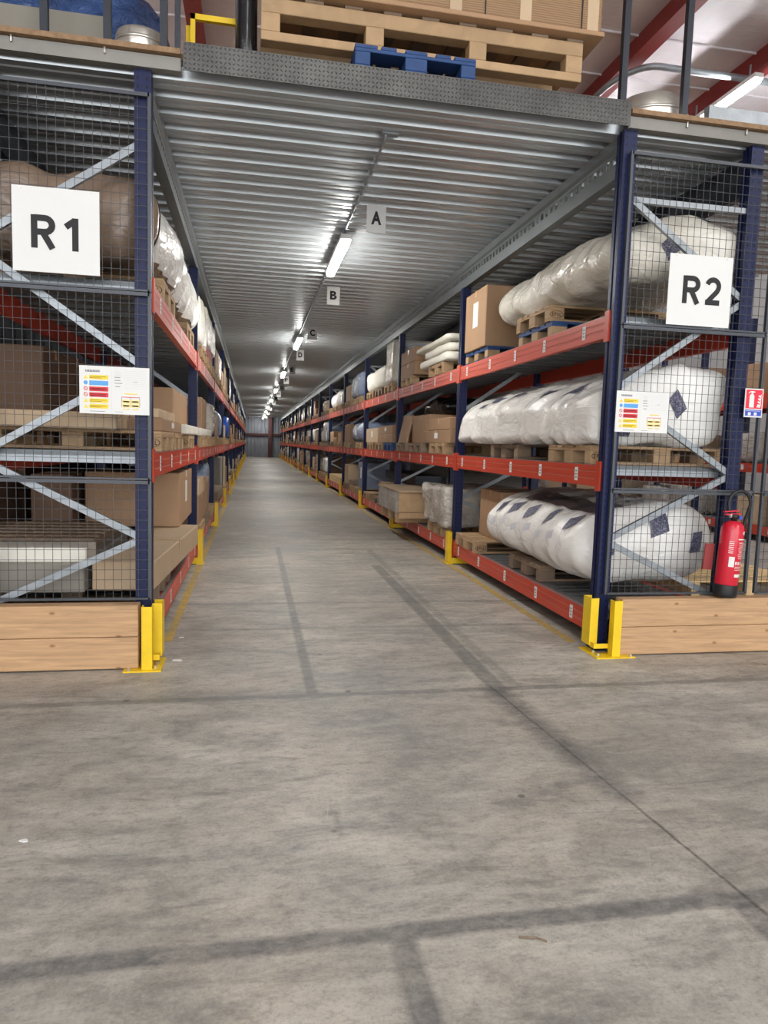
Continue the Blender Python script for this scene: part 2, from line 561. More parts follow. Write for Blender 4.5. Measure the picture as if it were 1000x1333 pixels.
def puffy(hx, hy, hz, r, amp, freq, seed, n=(14, 26, 12), sag=0.0, squash=None, cushion=0.0, flat=False, crease=0.0, slope=(0, 0.0)):
    """soft wrapped block centred on its base: a rounded box, swollen and creased"""
    nx, ny, nz = n
    mb = MB()
    idx = {}
    def V(i, j, k):
        key = (i, j, k)
        if key in idx:
            return idx[key]
        p = Vector(((2 * i / nx - 1) * hx, (2 * j / ny - 1) * hy, (2 * k / nz - 1) * hz))
        rr = Vector((min(r[0], hx), min(r[1], hy), min(r[2], hz)))
        q = Vector([max(-(h - e), min(h - e, c)) for c, h, e in zip(p, (hx, hy, hz), rr)])
        d = Vector([(a - b) / max(e, 1e-6) for a, b, e in zip(p, q, rr)])
        L = d.length
        if L > 0:
            mx = max(abs(c) for c in d)
            d = d / L * mx
        s = q + Vector([c * e for c, e in zip(d, rr)])
        if cushion:
            s.z *= 1 - cushion * (1 - math.cos(min(1, abs(s.y) / hy) * 1.3))
        if slope[0]:
            t_ = max(0.0, min(1.0, (1 - slope[0] * s.x / hx) / 1.15))      # 0 at the aisle face, 1 past the middle
            up_ = (s.z + hz)
            s.z = -hz + up_ * (1 - slope[1] * (1 - t_) ** 1.3)
        nn = Vector((s.x / hx, s.y / hy, s.z / hz)).normalized()
        if crease:
            c1 = noise.noise(Vector((s.x * 2.3 + seed, s.y * 3.4 + .8 * s.z, s.z * 1.4 - seed)))
            c2 = noise.noise(Vector((s.x * 6 - seed, s.y * 7 - 2 * s.z, s.z * 4 + seed)))
            s = s + nn * crease * ((.35 - abs(c1)) * 1.7 + (.3 - abs(c2)) * .22)
        w_ = noise.fractal(Vector((s.x * freq, s.y * freq * .8, s.z * freq)) + Vector((seed * 7.3, seed, 0)), 1.0, 2.0, 3)
        s = s + nn * amp * w_
        if s.z < -hz:
            s.z = -hz
        if flat and s.z > hz:
            s.z = hz
        idx[key] = len(mb.v)
        mb.v.append((s.x, s.y, s.z + hz))
        return idx[key]
    for k, nk in ((0, 0), (nz, 1)):
        for i in range(nx):
            for j in range(ny):
                q = (V(i, j, k), V(i + 1, j, k), V(i + 1, j + 1, k), V(i, j + 1, k))
                mb.f.append(q if nk else q[::-1])
    for i, ni in ((0, 0), (nx, 1)):
        for j in range(ny):
            for k in range(nz):
                q = (V(i, j, k), V(i, j + 1, k), V(i, j + 1, k + 1), V(i, j, k + 1))
                mb.f.append(q if ni else q[::-1])
    for j, nj in ((0, 0), (ny, 1)):
        for i in range(nx):
            for k in range(nz):
                q = (V(i, j, k), V(i, j, k + 1), V(i + 1, j, k + 1), V(i + 1, j, k))
                mb.f.append(q if nj else q[::-1])
    zmin = min(v[2] for v in mb.v)
    mb.v = [(a, b, c - zmin) for a, b, c in mb.v]
    return mb

FONT_CACHE = {}
def glyph(ch, bold=0.02):
    if (ch, bold) not in FONT_CACHE:
        cu = bpy.data.curves.new('glyph', 'FONT')
        cu.body = ch
        cu.offset = bold
        cu.extrude = 0.0
        cu.resolution_u = 6
        o = bpy.data.objects.new('glyph', cu)
        COL.objects.link(o)
        bpy.context.view_layer.update()
        me = bpy.data.meshes.new_from_object(o.evaluated_get(bpy.context.evaluated_depsgraph_get()))
        v = [tuple(q.co) for q in me.vertices]
        f = [tuple(p.vertices) for p in me.polygons]
        bpy.data.objects.remove(o)
        bpy.data.curves.remove(cu)
        bpy.data.meshes.remove(me)
        x0, x1 = min(a[0] for a in v), max(a[0] for a in v)
        y0, y1 = min(a[1] for a in v), max(a[1] for a in v)
        FONT_CACHE[ch, bold] = ([((a - x0) / (x1 - x0), (b - y0) / (y1 - y0)) for a, b, _ in v], f)
    return FONT_CACHE[ch, bold]
def put_glyph(mb, ch, x0, x1, z0, z1, y, bold=0.02):
    v, f = glyph(ch, bold)
    b = len(mb.v)
    mb.v += [(x0 + a * (x1 - x0), y, z0 + c * (z1 - z0)) for a, c in v]
    mb.f += [tuple(b + i for i in q) for q in f]

def strokes(mb, paths, x0, z0, h, y, th):
    """heavy sign lettering from stroked paths in units of the letter height"""
    for path in paths:
        n = len(path)
        L, Rr = [], []
        for i in range(n):
            p = Vector(path[i])
            d0 = (p - Vector(path[i - 1])).normalized() if i else None
            d1 = (Vector(path[i + 1]) - p).normalized() if i < n - 1 else None
            d0 = d0 or d1
            d1 = d1 or d0
            t = (d0 + d1).normalized()
            nn = Vector((-t.y, t.x)) * (th / 2 / max(.4, t.dot(d0)))
            L.append(p + nn); Rr.append(p - nn)
        for i in range(n - 1):
            mb.poly([(x0 + q.x * h, y - .0003 * (paths.index(path) * 40 + i) / 10, z0 + q.y * h) for q in (Rr[i], Rr[i + 1], L[i + 1], L[i])])
def arc(cx, cz, rx, rz, a0, a1, n=10):
    return [(cx + rx * math.cos(math.radians(a0 + (a1 - a0) * k / n)), cz + rz * math.sin(math.radians(a0 + (a1 - a0) * k / n))) for k in range(n + 1)]
SIGN_R = [[(.09, 0), (.09, 1)], [(.09, .91), (.38, .91)] + arc(.40, .70, .21, .21, 90, -90)[0:] + [(.09, .49)], [(.36, .45), (.62, 0)]]
SIGN_1 = [[(.30, 0), (.30, 1)], [(.02, .72), (.30, .93)]]
SIGN_2 = [arc(.32, .68, .24, .235, 165, -25, 12) + [(.50, .50), (.10, .09)], [(.03, .09), (.62, .09)]]
# labels: things that would read the same are told apart by their place along the bay
REG = []
ORD = ['first', 'second', 'third', 'fourth', 'fifth', 'sixth', 'seventh', 'eighth', 'ninth', 'tenth', 'eleventh', 'twelfth', 'thirteenth', 'fourteenth', 'fifteenth', 'sixteenth', 'seventeenth', 'eighteenth', 'nineteenth', 'twentieth']
def reg(o, look, where, cat, group, y):
    REG.append((look, where, o, y))
    tag(o, None, cat, group)
def finish_labels():
    d = {}
    for look, where, o, y in REG:
        d.setdefault((look, where), []).append((y, o))
    for (look, where), l in d.items():
        l.sort(key=lambda t: t[0])
        for i, (y, o) in enumerate(l):
            o['label'] = f'{look}, {where}' + (f', {ORD[i]} along' if len(l) > 1 else '')

# ------------------------------------------------------------------ main dimensions
Y0, PITCH, NB = 4.78, 3.77, 16
LX, RX = -0.64, 2.53
DEPTH = 1.11
YP = [Y0 + PITCH * i for i in range(NB + 1)]
YEND = 67.0
ZD = (0.285, 1.385, 2.475)          # tops of the shelf decks
FY = 4.70                           # plane of the mesh at the rack ends

# ------------------------------------------------------------------ structure: floor, walls, roof
fl = MB().box(-13, 15, -12, YEND + 1, -0.2, 0).build('floor', 'concrete')
tag(fl, 'worn grey concrete floor with dark tape traces', 'floor', kind='structure')
for x0, x1 in ((2.435, 2.50), (-0.625, -0.56)):
    MB().box(x0, x1, 4.95 if x0 > 0 else 5.2, YEND - .3, 0.0, 0.002).build('painted_line', 'floor_paint', fl)

def ribbed_wall(name, a0, a1, z0, z1, mk, mat, label, pitch=0.3):
    """sheet wall folded into upright ribs; mk maps (along, depth, z) to a point"""
    line = []
    a = a0
    while a < a1:
        line += [(a, 0), (a + pitch * .62, 0), (a + pitch * .7, -.035), (a + pitch * .92, -.035)]
        a += pitch
    mb = MB()
    n = len(line)
    mb.v = [mk(u, d, z) for z in (z0, z1) for u, d in line]
    mb.f = [(i, i + 1, n + i + 1, n + i) for i in range(n - 1)]
    o = mb.build(name, mat)
    tag(o, label, 'wall', kind='structure')
    return o
wb = ribbed_wall('wall_back', -12, 13, 0, 7.2, lambda u, d, z: (u, YEND + d, z), 'far_sheet', 'dark grey ribbed sheet wall closing the far end of the aisle')
MB().box(1.45, 1.78, YEND - .32, YEND - .05, 0, 7).build('column', 'dark_oxide', wb)
MB().box(-12, 13, YEND - .2, YEND - .05, 2.02, 2.22).build('girt', 'dark_oxide', wb)
ribbed_wall('wall_left', 4.9, YEND, 0, 3.7, lambda u, d, z: (-3.6 - d, u, z), 'dark_sheet', 'dark sheet wall behind the left rack', 0.5)
tag(MB().box(13.0, 13.1, -12, YEND, 0, 7.2).build('wall_right', 'hall_wall'), 'pale wall of the hall beyond the right racks', 'wall', kind='structure')
tag(MB().box(-12.1, -12, -12, YEND, 0, 7.2).build('wall_hall', 'hall_wall'), 'pale wall of the hall on the far left', 'wall', kind='structure')
rf = MB().box(-12, 13, -12, YEND, 7.2, 7.3).build('roof', 'roof_lining')
tag(rf, 'whitish quilted roof lining between red purlins', 'roof', kind='structure')
for k in range(26):
    y = 1.0 + 1.05 * k
    MB().cyl((-12, y, 7.19), (13, y, 7.19), 0.018, 6).build('lining_seam', 'roof_lining', rf)
for x in (-9.8, -6.8, -3.8, -0.8, 2.2, 5.15, 6.98, 8.9, 11.4):
    b = MB()
    b.box(x - .11, x + .11, -12, YEND, 6.86, 6.875)
    b.box(x - .006, x + .006, -12, YEND, 6.875, 7.2)
    b.build('purlin', 'red_oxide', rf)
tag(MB().tube([(5.02, 30, 6.8), (5.02, 10.2, 6.8)] + [(5.02 + .45 * (1 - math.cos(t * math.pi / 16)), 10.2 - .85 * math.sin(t * math.pi / 16), 6.8) for t in range(1, 9)] + [(12.9, 9.35, 6.8)], .045, 10).build('conduit_pipe', 'galvanised', None, True),
    'bent grey steel pipe under the roof lining at upper right', 'pipe')
for i, y in enumerate((9.75, 13.2, 16.7, 20.2)):
    t = empty('roof_lamp', (6.72, y, 6.62))
    tag(t, 'bright tube lamp under the roof above the ' + ['right mezzanine edge, nearest', 'right mezzanine, second from the edge', 'right mezzanine, third from the edge', 'right mezzanine, fourth from the edge'][i], 'lamp', 'roof tube lamps')
    MB().box(-.07, .07, -.8, .8, 0, .06).build('housing', 'white_board', t)
    MB().cyl((0, -.78, -.03), (0, .78, -.03), .045, 10).build('tube', 'roof_tube', t)
    for yy in (-.6, .6):
        MB().box(-.01, .01, yy - .01, yy + .01, .06, .26).build('hanger', 'galvanised', t)

for i, y in enumerate((8.6, 11.4)):  # added lamps out of view, there to brighten the left mezzanine
    t = empty('roof_lamp', (-5.2, y, 6.62))
    tag(t, 'unseen tube lamp added under the roof to light the left mezzanine, ' + ('nearer', 'farther')[i] + ' one', 'lamp', 'roof tube lamps')
    MB().box(-.07, .07, -.8, .8, 0, .06).build('housing', 'white_board', t)
    MB().cyl((0, -.78, -.03), (0, .78, -.03), .045, 10).build('tube', 'roof_tube', t)
    for yy in (-.6, .6):
        MB().box(-.01, .01, yy - .01, yy + .01, .06, .58).build('hanger', 'galvanised', t)

# mezzanine: ribbed steel deck on girders, chipboard floor, edge trims
RIB = 0.244
sheet = MB()
line = []
for k in range(4):
    a = k * RIB
    line += [(a, 3.795), (a + .062, 3.795), (a + .084, 3.722), (a + .135, 3.722), (a + .143, 3.731), (a + .163, 3.731), (a + .171, 3.722), (a + .222, 3.722)]
line.append((4 * RIB, 3.795))
n = len(line)
sheet.v = [(x, u, z) for x in (-3.6, 6.2) for u, z in line]
sheet.f = [(i, n + i, n + i + 1, i + 1) for i in range(n - 1)]
sheet_me = sheet.mesh('deck_sheet', 'deck_galvanised')
ce = MB().box(-3.6, 6.2, 4.72, YEND - .1, 3.80, 3.838).build('ceiling', 'chipboard')
tag(ce, 'mezzanine floor of ribbed galvanised steel sheets over the aisle', 'ceiling', kind='structure')
for k in range(63):
    link('deck_sheet', sheet_me, ce, (0, 4.72 + k * 4 * RIB, 0))
for n_, (x0, x1) in enumerate(((-3.6, -0.46), (2.54, 6.2))):
    e = MB().strip([(4.76, 3.728), (4.70, 3.728), (4.69, 3.80), (4.74, 3.805)], x0, x1, 'x', -.004)
    e = e.build(f'trim_{n_ + 1}', 'edge_steel')
    tag(e, f'galvanised edge channel of the mezzanine above the {"R1" if n_ == 0 else "R2"} rack end', 'trim', kind='structure')
    MB().box(x0, x1, 4.655, 4.72, 3.806, 3.838).build('edge_board', 'chipboard', e)
    for xx in ([-1.42, -.9] if n_ == 0 else [2.98, 3.45]):
        MB().cyl((xx, 4.685, 3.77), (xx, 4.685, 3.815), .007, 8).build('bolt', 'bright_steel', e)
plate = MB().box(-.44, 2.515, 4.63, 4.636, 3.705, 3.868).build('trim_3', 'chequer_steel')
tag(plate, 'grey tread plate kickboard along the mezzanine edge over the aisle', 'trim', kind='structure')
MB().box(-.44, 2.515, 4.636, 4.72, 3.838, 3.868).build('top_flange', 'chequer_steel', plate)
tp = MB()
for i in range(112):
    for j in range(6):
        c = Vector((-.427 + i * .0262, 0, 3.718 + j * .0275))
        a = .78 if (i + j) % 2 else -.78
        u = Vector((math.cos(a), 0, math.sin(a))) * .0125
        v = Vector((-math.sin(a), 0, math.cos(a))) * .0042
        b = len(tp.v)
        tp.v += [(q.x, 4.63, q.z) for q in (c + u, c + v, c - u, c - v)] + [(c.x, 4.6265, c.z)]
        tp.f += [(b, b + 1, b + 4), (b + 1, b + 2, b + 4), (b + 2, b + 3, b + 4), (b + 3, b, b + 4)]
tag(tp.build('tread_pattern', 'chequer_steel', plate), kind='stuff')

def girder(num, X, s):
    """sigma section beam along the aisle; s = +1 when the rack lies towards +X"""
    d = lambda pts: [(X + s * a, z) for a, z in pts]
    g = MB()
    y0, y1 = YP[0] + .06, YEND - .1
    th = .004 * s
    g.strip(d([(.075, 3.722), (0, 3.722), (0, 3.655), (.022, 3.638), (.022, 3.612)]), y0, y1, 'y', -th)
    g.strip(d([(.022, 3.558), (.022, 3.528), (0, 3.512), (0, 3.44), (.075, 3.44), (.075, 3.455)]), y0, y1, 'y', -th)
    y = y0
    while y < 27:
        g.box(min(X + s * .022, X + s * .026), max(X + s * .022, X + s * .026), y, y + .055, 3.556, 3.614)
        y += .10
    g.box(min(X + s * .022, X + s * .026), max(X + s * .022, X + s * .026), y, y1, 3.556, 3.614)
    o = g.build(f'trim_{num}', 'girder_galvanised')
    tag(o, f'galvanised steel girder carrying the mezzanine along the {"right" if s > 0 else "left"} side of the aisle', 'girder', kind='structure')
    for i in range(1, 4):
        MB().box(min(X - s * .004, X), max(X - s * .004, X), YP[i] - .12, YP[i] + .12, 3.66, 3.71).build('splice_plate', 'girder_galvanised', o)
    MB().box(min(X, X + s * .02), max(X, X + s * .02), YP[0] + .045, YP[0] + .06, 3.45, 3.72).build('end_plate', 'galvanised', o)
girder(4, RX + .012, 1)
girder(5, LX - .012, -1)
for num, X in ((6, RX + DEPTH + .02), (7, LX - DEPTH - .02)):
    g = MB().box(X - .03, X + .03, 4.86, YEND - .1, 3.44, 3.72).build(f'trim_{num}', 'steel_dark')
    tag(g, f'dark steel beam under the mezzanine behind the {"R2" if X > 0 else "R1"} rack', 'girder', kind='structure')

# ------------------------------------------------------------------ pallet racks
def rack(label, X, s, nb, holes=True, front_h=3.735):
    """run of bays along Y; s = +1: rack lies towards +X from its aisle face X"""
    R = empty('pallet_rack', (X, Y0, 0))
    tag(R, label, 'rack', 'pallet racks')
    def put(name, me, x, y, z=0):
        return link(name, me, R, (x, y - Y0, z))
    prof = [(-.05, -.05), (-.012, -.05), (-.012, -.036), (.012, -.036), (.012, -.05), (.05, -.05), (.05, .05), (-.05, .05)]
    # profile: local x to aisle; the grooved face looks at the aisle
    rot = [(v * s, u) for u, v in prof]
    if s > 0:
        rot = rot[::-1]
    post_f = MB().ext(rot, 0, front_h, 'z').mesh('post', 'punched_navy')
    post_n = MB().ext(rot, 0, 3.44, 'z').mesh('post', 'punched_navy')
    foot = MB().box(-.048, .048, -.08, .08, 0, .008).mesh('foot_plate', 'steel_dark')
    fx, bx = s * .05, s * (DEPTH - .05)
    zs = [3.30, 2.62, 1.93, 1.33, .82, .36]
    ends = [fx, bx, fx, bx, fx, bx]
    def brace_mesh(xa, za, xb, zb, w_=.045):
        L = math.hypot(xb - xa, zb - za)
        a = math.atan2(zb - za, xb - xa)
        M = Matrix.Translation((xa, 0, za)) @ Matrix.Rotation(-a, 4, 'Y')
        h = w_ / 2
        mb = MB().strip([(.03, h), (0, h), (0, -h), (.03, -h)], 0, L, 'x', .003)
        mb.v = [tuple(M @ Vector(q)) for q in mb.v]
        return mb.mesh('brace', 'galvanised')
    br = [brace_mesh(ends[i] + (.05 if ends[i] == min(fx, bx) else -.05) * .2, zs[i], ends[i + 1], zs[i + 1]) for i in range(5)]
    if s > 0:
        br.append(brace_mesh(fx, 3.27, bx, 3.27, .04))
    for i in range(nb + 1):
        y = YP[i]
        put('post', post_f if i == 0 else post_n, fx, y)
        put('post', post_f if i == 0 else post_n, bx, y)
        for q in (fx, bx):
            put('foot_plate', foot, q, y)
        for b in br:
            put('brace', b, 0, y - .035)
    bl = PITCH - .1
    # front beams: box section with two shallow grooves
    bp = [(0, 0), (0, .05), (.006, .054), (.006, .062), (0, .066), (0, .102), (.006, .106), (.006, .114), (0, .118), (0, .16), (.05, .16), (.05, 0)]
    bp = [(s * (a - .002), z) for a, z in bp]
    if s > 0:
        bp = bp[::-1]
    beam_f = MB().ext(bp, -bl / 2, bl / 2, 'y').mesh('beam', 'orange_steel')
    rx = s * (DEPTH - .05)
    beam_b = MB().box(min(rx, rx + s * .05), max(rx, rx + s * .05), -bl / 2, bl / 2, 0, .16).mesh('beam', 'orange_steel')
    highlight = MB()
    for z in (.058, .110):
        highlight.box(min(s * .0025, s * .004), max(s * .0025, s * .004), -bl / 2, bl / 2, z - .0035, z + .0035)
    highlight = highlight.mesh('groove_highlight', 'orange_highlight')  # pale strips paint the ridge highlights onto the beam face
    conn = MB().box(-.004, .004, -.032, .032, -.03, .19)
    conn.box(min(0, s * .03), max(0, s * .03), -.032, -.028, -.03, .19)
    conn = conn.mesh('connector', 'orange_steel')
    stick = MB().box(-.001, .001, -.026, .026, .03, .135).mesh('location_sticker', 'paper_label')
    smark = MB()
    for k in range(3):
        smark.box(-.0016, .0016, -.016, .016, .05 + k * .025, .062 + k * .025)
    smark = smark.mesh('sticker_print', 'sticker_grey')
    lip = MB().box(min(s * .004, s * .03), max(s * .004, s * .03), -bl / 2, bl / 2, 0, .004).mesh('deck_lip', 'galvanised')
    # shelf deck: folded steel panels spanning from front to rear beam
    pw = bl / 12
    pan = MB()
    u0, u1 = s * .05, s * (DEPTH - .05)
    pan.strip([(-pw / 2 + .002, -.03), (-pw / 2 + .002, 0), (-pw / 2 + .03, 0), (-pw / 2 + .045, -.008), (-.02, -.008), (-.008, 0), (.008, 0), (.02, -.008), (pw / 2 - .045, -.008), (pw / 2 - .03, 0), (pw / 2 - .002, 0), (pw / 2 - .002, -.03)], min(u0, u1), max(u0, u1), 'x', -.002)
    pan_me = pan.mesh('deck_panel', 'shelf_galvanised')
    allp = MB()
    for k in range(12):
        b = len(allp.v)
        allp.v += [(a, c + (k - 5.5) * pw, d) for a, c, d in pan.v]
        allp.f += [tuple(b + q for q in f) for f in pan.f]
    all_me = allp.mesh('deck_panels', 'shelf_galvanised')
    edge = MB().strip([(.0, .0), (.0, -.075), (.03, -.075)], min(fx + s * .05, bx - s * .05), max(fx + s * .05, bx - s * .05), 'x', .003).mesh('shelf_end_channel', 'galvanised')
    for b in range(nb):
        ym = (YP[b] + YP[b + 1]) / 2
        for lv, zd in enumerate(ZD):
            zb = zd - .165
            o = put('beam', beam_f, 0, ym, zb)
            link('groove_highlight', highlight, o, (-s * .0045, 0, 0))
            link('deck_lip', lip, o, (0, 0, .1605))
            for e in (-1, 1):
                link('connector', conn, o, (-s * .006, e * (bl / 2 - .0 + .02), 0))
            if b < 6:
                for k in range(5):
                    st = link('location_sticker', stick, o, (-s * .0035, (-.42 + .21 * k + .015 * math.sin(k * 5 + b + lv)) * bl, 0))
                    if b < 2:
                        link('sticker_print', smark, st, (0, 0, 0))
            put('beam', beam_b, 0, ym, zb)
            if b < 2:
                for k in range(12):
                    put('deck_panel', pan_me, 0, ym + (k - 5.5) * pw, zd - .003)
            else:
                q = put('deck_panels', all_me, 0, ym, zd - .003)
                q['kind'] = 'stuff'
            if b == 0:
                put('shelf_end_channel', edge, 0, YP[0] + .052, zd - .002)
    return R
rack_l = rack('long blue and orange pallet rack along the left of the aisle, marked R1', LX, -1, NB)
rack_r = rack('long blue and orange pallet rack along the right of the aisle, marked R2', RX, 1, NB)

# rack across the next aisle, seen through the R2 rack end
def next_rack():
    X = 8.7
    R = empty('pallet_rack', (X, 8, 0))
    tag(R, 'rack of the next aisle seen through the R2 mesh, with a thick orange beam', 'rack', 'pallet racks')
    post = MB().ext([(-.05, -.05), (.05, -.05), (.05, .05), (-.05, .05)], 0, 4.2, 'z').mesh('post', 'navy_steel')
    for k in range(6):
        for xx in (.05, 1.06):
            link('post', post, R, (xx, -1.4 + k * 3.0, 0))
    for z0, h in ((.12, .16), (1.2, .16), (2.32, .26)):
        for k in range(5):
            for xx in (0, 1.03):
                b = MB().box(xx, xx + .05, -1.35 + k * 3, 1.55 + k * 3, z0, z0 + h).build('beam', 'orange_steel', R)
                if xx == 0:
                    for q in range(3):
                        MB().box(-.002, 0, -.6 + k * 3 + q * .8, -.53 + k * 3 + q * .8, z0 + .04, z0 + .13).build('location_sticker', 'paper_label', b)
            MB().box(.05, 1.03, -1.35 + k * 3, 1.55 + k * 3, z0 + h - .03, z0 + h - .001).build('shelf_deck', 'shelf_galvanised', R)
next_rack()

# ------------------------------------------------------------------ yellow upright guards
def channel(x0, x1, y0, y1, z0, z1, open_to, th=.006):
    """folded U channel, open towards one side"""
    if open_to == '+y':
        l = [(x0, y1), (x0, y0), (x1, y0), (x1, y1)]
    elif open_to == '+x':
        l = [(x1, y0), (x0, y0), (x0, y1), (x1, y1)]
    else:
        l = [(x0, y0), (x1, y0), (x1, y1), (x0, y1)]
    sgn = {'+y': th, '+x': -th, '-x': th}[open_to]
    return MB().strip(l, z0, z1, 'z', sgn)
def corner_guard(s, X, label, a0, a1):
    g = empty('upright_guard', (X - s * .006, 4.64, 0))
    tag(g, label, 'guard', 'yellow rack guards')
    def bx(a, b, *r):
        return MB().box(min(s * a, s * b), max(s * a, s * b), *r)
    bp = bx(-.07, a1 + .11, -.13, 0.0, 0, .008)
    bp.box(min(-s * .07, -s * .0), max(-s * .07, -s * .0), 0.0, .16, 0, .008)
    bp.build('base_plate', 'yellow_steel', g)
    ch = channel(min(s * a0, s * a1), max(s * a0, s * a1), -.10, -.037, .008, .415, '+y')
    ch.build('front_channel', 'yellow_steel', g)
    sc = channel(min(-s * .06, s * .002), max(-s * .06, s * .002), .02, .14, .06, .41, '+x' if s > 0 else '-x')
    sc.build('side_channel', 'yellow_steel', g)
    bx(-.05, a0 + .012, -.036, -.030, .05, .085).build('link_band', 'yellow_steel', g)
    MB().box(min(-s * .05, -s * .044), max(-s * .05, -s * .044), -.03, .03, .05, .085).build('link_band', 'yellow_steel', g)
    for a, b in ((a1 + .075, -.115), (-.03, -.07), (-.03, .01)):
        MB().cyl((s * a, b, .008), (s * a, b, .026), .011, 6).build('bolt', 'bright_steel', g)
corner_guard(-1, LX + .01, 'yellow steel corner guard beside the left timber boards at the R1 rack end', -.012, .052)
corner_guard(1, RX - .01, 'yellow steel corner guard beside the right timber boards at the R2 rack end', .062, .124)
def guard_meshes(s):
    a = channel(min(-s * .06, -s * .005), max(-s * .06, -s * .005), -.055, .055, .006, .41, '+x' if s > 0 else '-x').mesh('channel', 'yellow_steel')
    b = MB().box(min(-s * .06, s * .22), max(-s * .06, s * .22), -.092, -.086, .01, .085).mesh('side_band', 'yellow_steel')
    c = MB().box(min(-s * .075, s * .004), max(-s * .075, s * .004), -.092, .075, 0, .006).mesh('base_plate', 'yellow_steel')
    return a, b, c
for s, X, nm in ((-1, LX, 'left'), (1, RX, 'right')):
    ms = guard_meshes(s)
    for i in range(1, NB + 1):
        g = empty('upright_guard', (X - s * .014, YP[i], 0))
        tag(g, f'yellow steel guard at the {ORD[i]} upright of the {nm} rack from the aisle mouth', 'guard', 'yellow rack guards')
        for me in ms:
            link(me.name.split('.')[0], me, g)

# ------------------------------------------------------------------ timber boards and mesh at the rack ends
def barrier(name_label, x0, x1):
    g = empty('timber_barrier', ((x0 + x1) / 2, 4.62, 0))
    tag(g, name_label, 'barrier', 'timber barriers')
    hx = (x1 - x0) / 2
    for k in range(2):
        o = beveled(-hx, hx, -.05, .05, 0, .2035, .004).build('plank', 'plank_wood', g)
        o.location = (0, .003 * k, .009 + k * .2065)
    return g
barrier('two stacked timber boards at floor level closing the R1 rack end', -2.2, -.70)
barrier('two stacked timber boards at floor level closing the R2 rack end, under the extinguisher', 2.652, 4.6)

def mesh_panel(label, x0, x1, z0, z1, vs_=.052, hs_=.065):
    g = empty('mesh_panel', ((x0 + x1) / 2, FY, z0))
    tag(g, label, 'mesh panel', 'wire mesh panels')
    hx, h = (x1 - x0) / 2, z1 - z0
    MB().box(-hx, hx, -.012, .012, h - .022, h).build('top_rail', 'frame_grey', g)
    MB().box(-hx, hx, -.012, .012, 0, .012).build('bottom_rail', 'frame_grey', g)
    for e in (-1, 1):
        MB().box(e * hx - .01, e * hx + .01, -.012, .012, 0, h).build('stile', 'frame_grey', g)
    wv = MB()
    t = .0013
    x = -hx + vs_
    while x < hx - .02:
        wv.box(x - t, x + t, -.0035, -.0001, .005, h - .01)
        x += vs_
    z = hs_
    while z < h - .02:
        wv.box(-hx, hx, .0001, .0035, z - t, z + t)
        z += hs_
    tag(wv.build('wire_grid', 'wire_grey', g), kind='stuff')
rows = ((.43, 1.205, 'lowest'), (1.21, 2.385, 'middle'), (2.39, 3.575, 'top'))
for z0, z1, nm in rows:
    mesh_panel(f'{nm} wire mesh panel closing the R1 rack end', -1.86, LX - .005, z0, z1)
    mesh_panel(f'{nm} wire mesh panel closing the R2 rack end', RX + .05, 3.745, z0, z1)
    mesh_panel(f'{nm} wire mesh panel at the right picture edge beyond the R2 rack end', 3.83, 4.95, z0, z1)

# ------------------------------------------------------------------ signs
def plate_sign(name, label, cat, x0, x1, z0, z1, y, mat='white_board', th=.004, group=None):
    g = empty(name, ((x0 + x1) / 2, y, z0))
    tag(g, label, cat, group)
    hx = (x1 - x0) / 2
    MB().box(-hx, hx, -th / 2, th / 2, 0, z1 - z0).build('board', mat, g)
    return g
s1 = plate_sign('rack_sign', 'white square sign reading R1 on the left mesh', 'sign', -1.432, -.936, 2.463, 2.961, FY - .018, group='rack number signs')
mb = MB()
strokes(mb, SIGN_R, -.142, .140, .195, -.0035, .19)
strokes(mb, SIGN_1, .050, .135, .195, -.0035, .19)
mb.build('lettering', 'black_print', s1)
s2 = plate_sign('rack_sign', 'white square sign reading R2 on the right mesh', 'sign', 2.914, 3.419, 2.410, 2.908, FY - .018, group='rack number signs')
mb = MB()
strokes(mb, SIGN_R, -.138, .155, .195, -.0035, .19)
strokes(mb, SIGN_2, .040, .155, .195, -.0035, .19)
mb.build('lettering', 'black_print', s2)
for s_ in (s1, s2):
    for e in (-.2, .2):
        MB().cyl((e, -.002, .485), (e, -.005, .485), .006, 8).build('screw', 'bright_steel', s_)

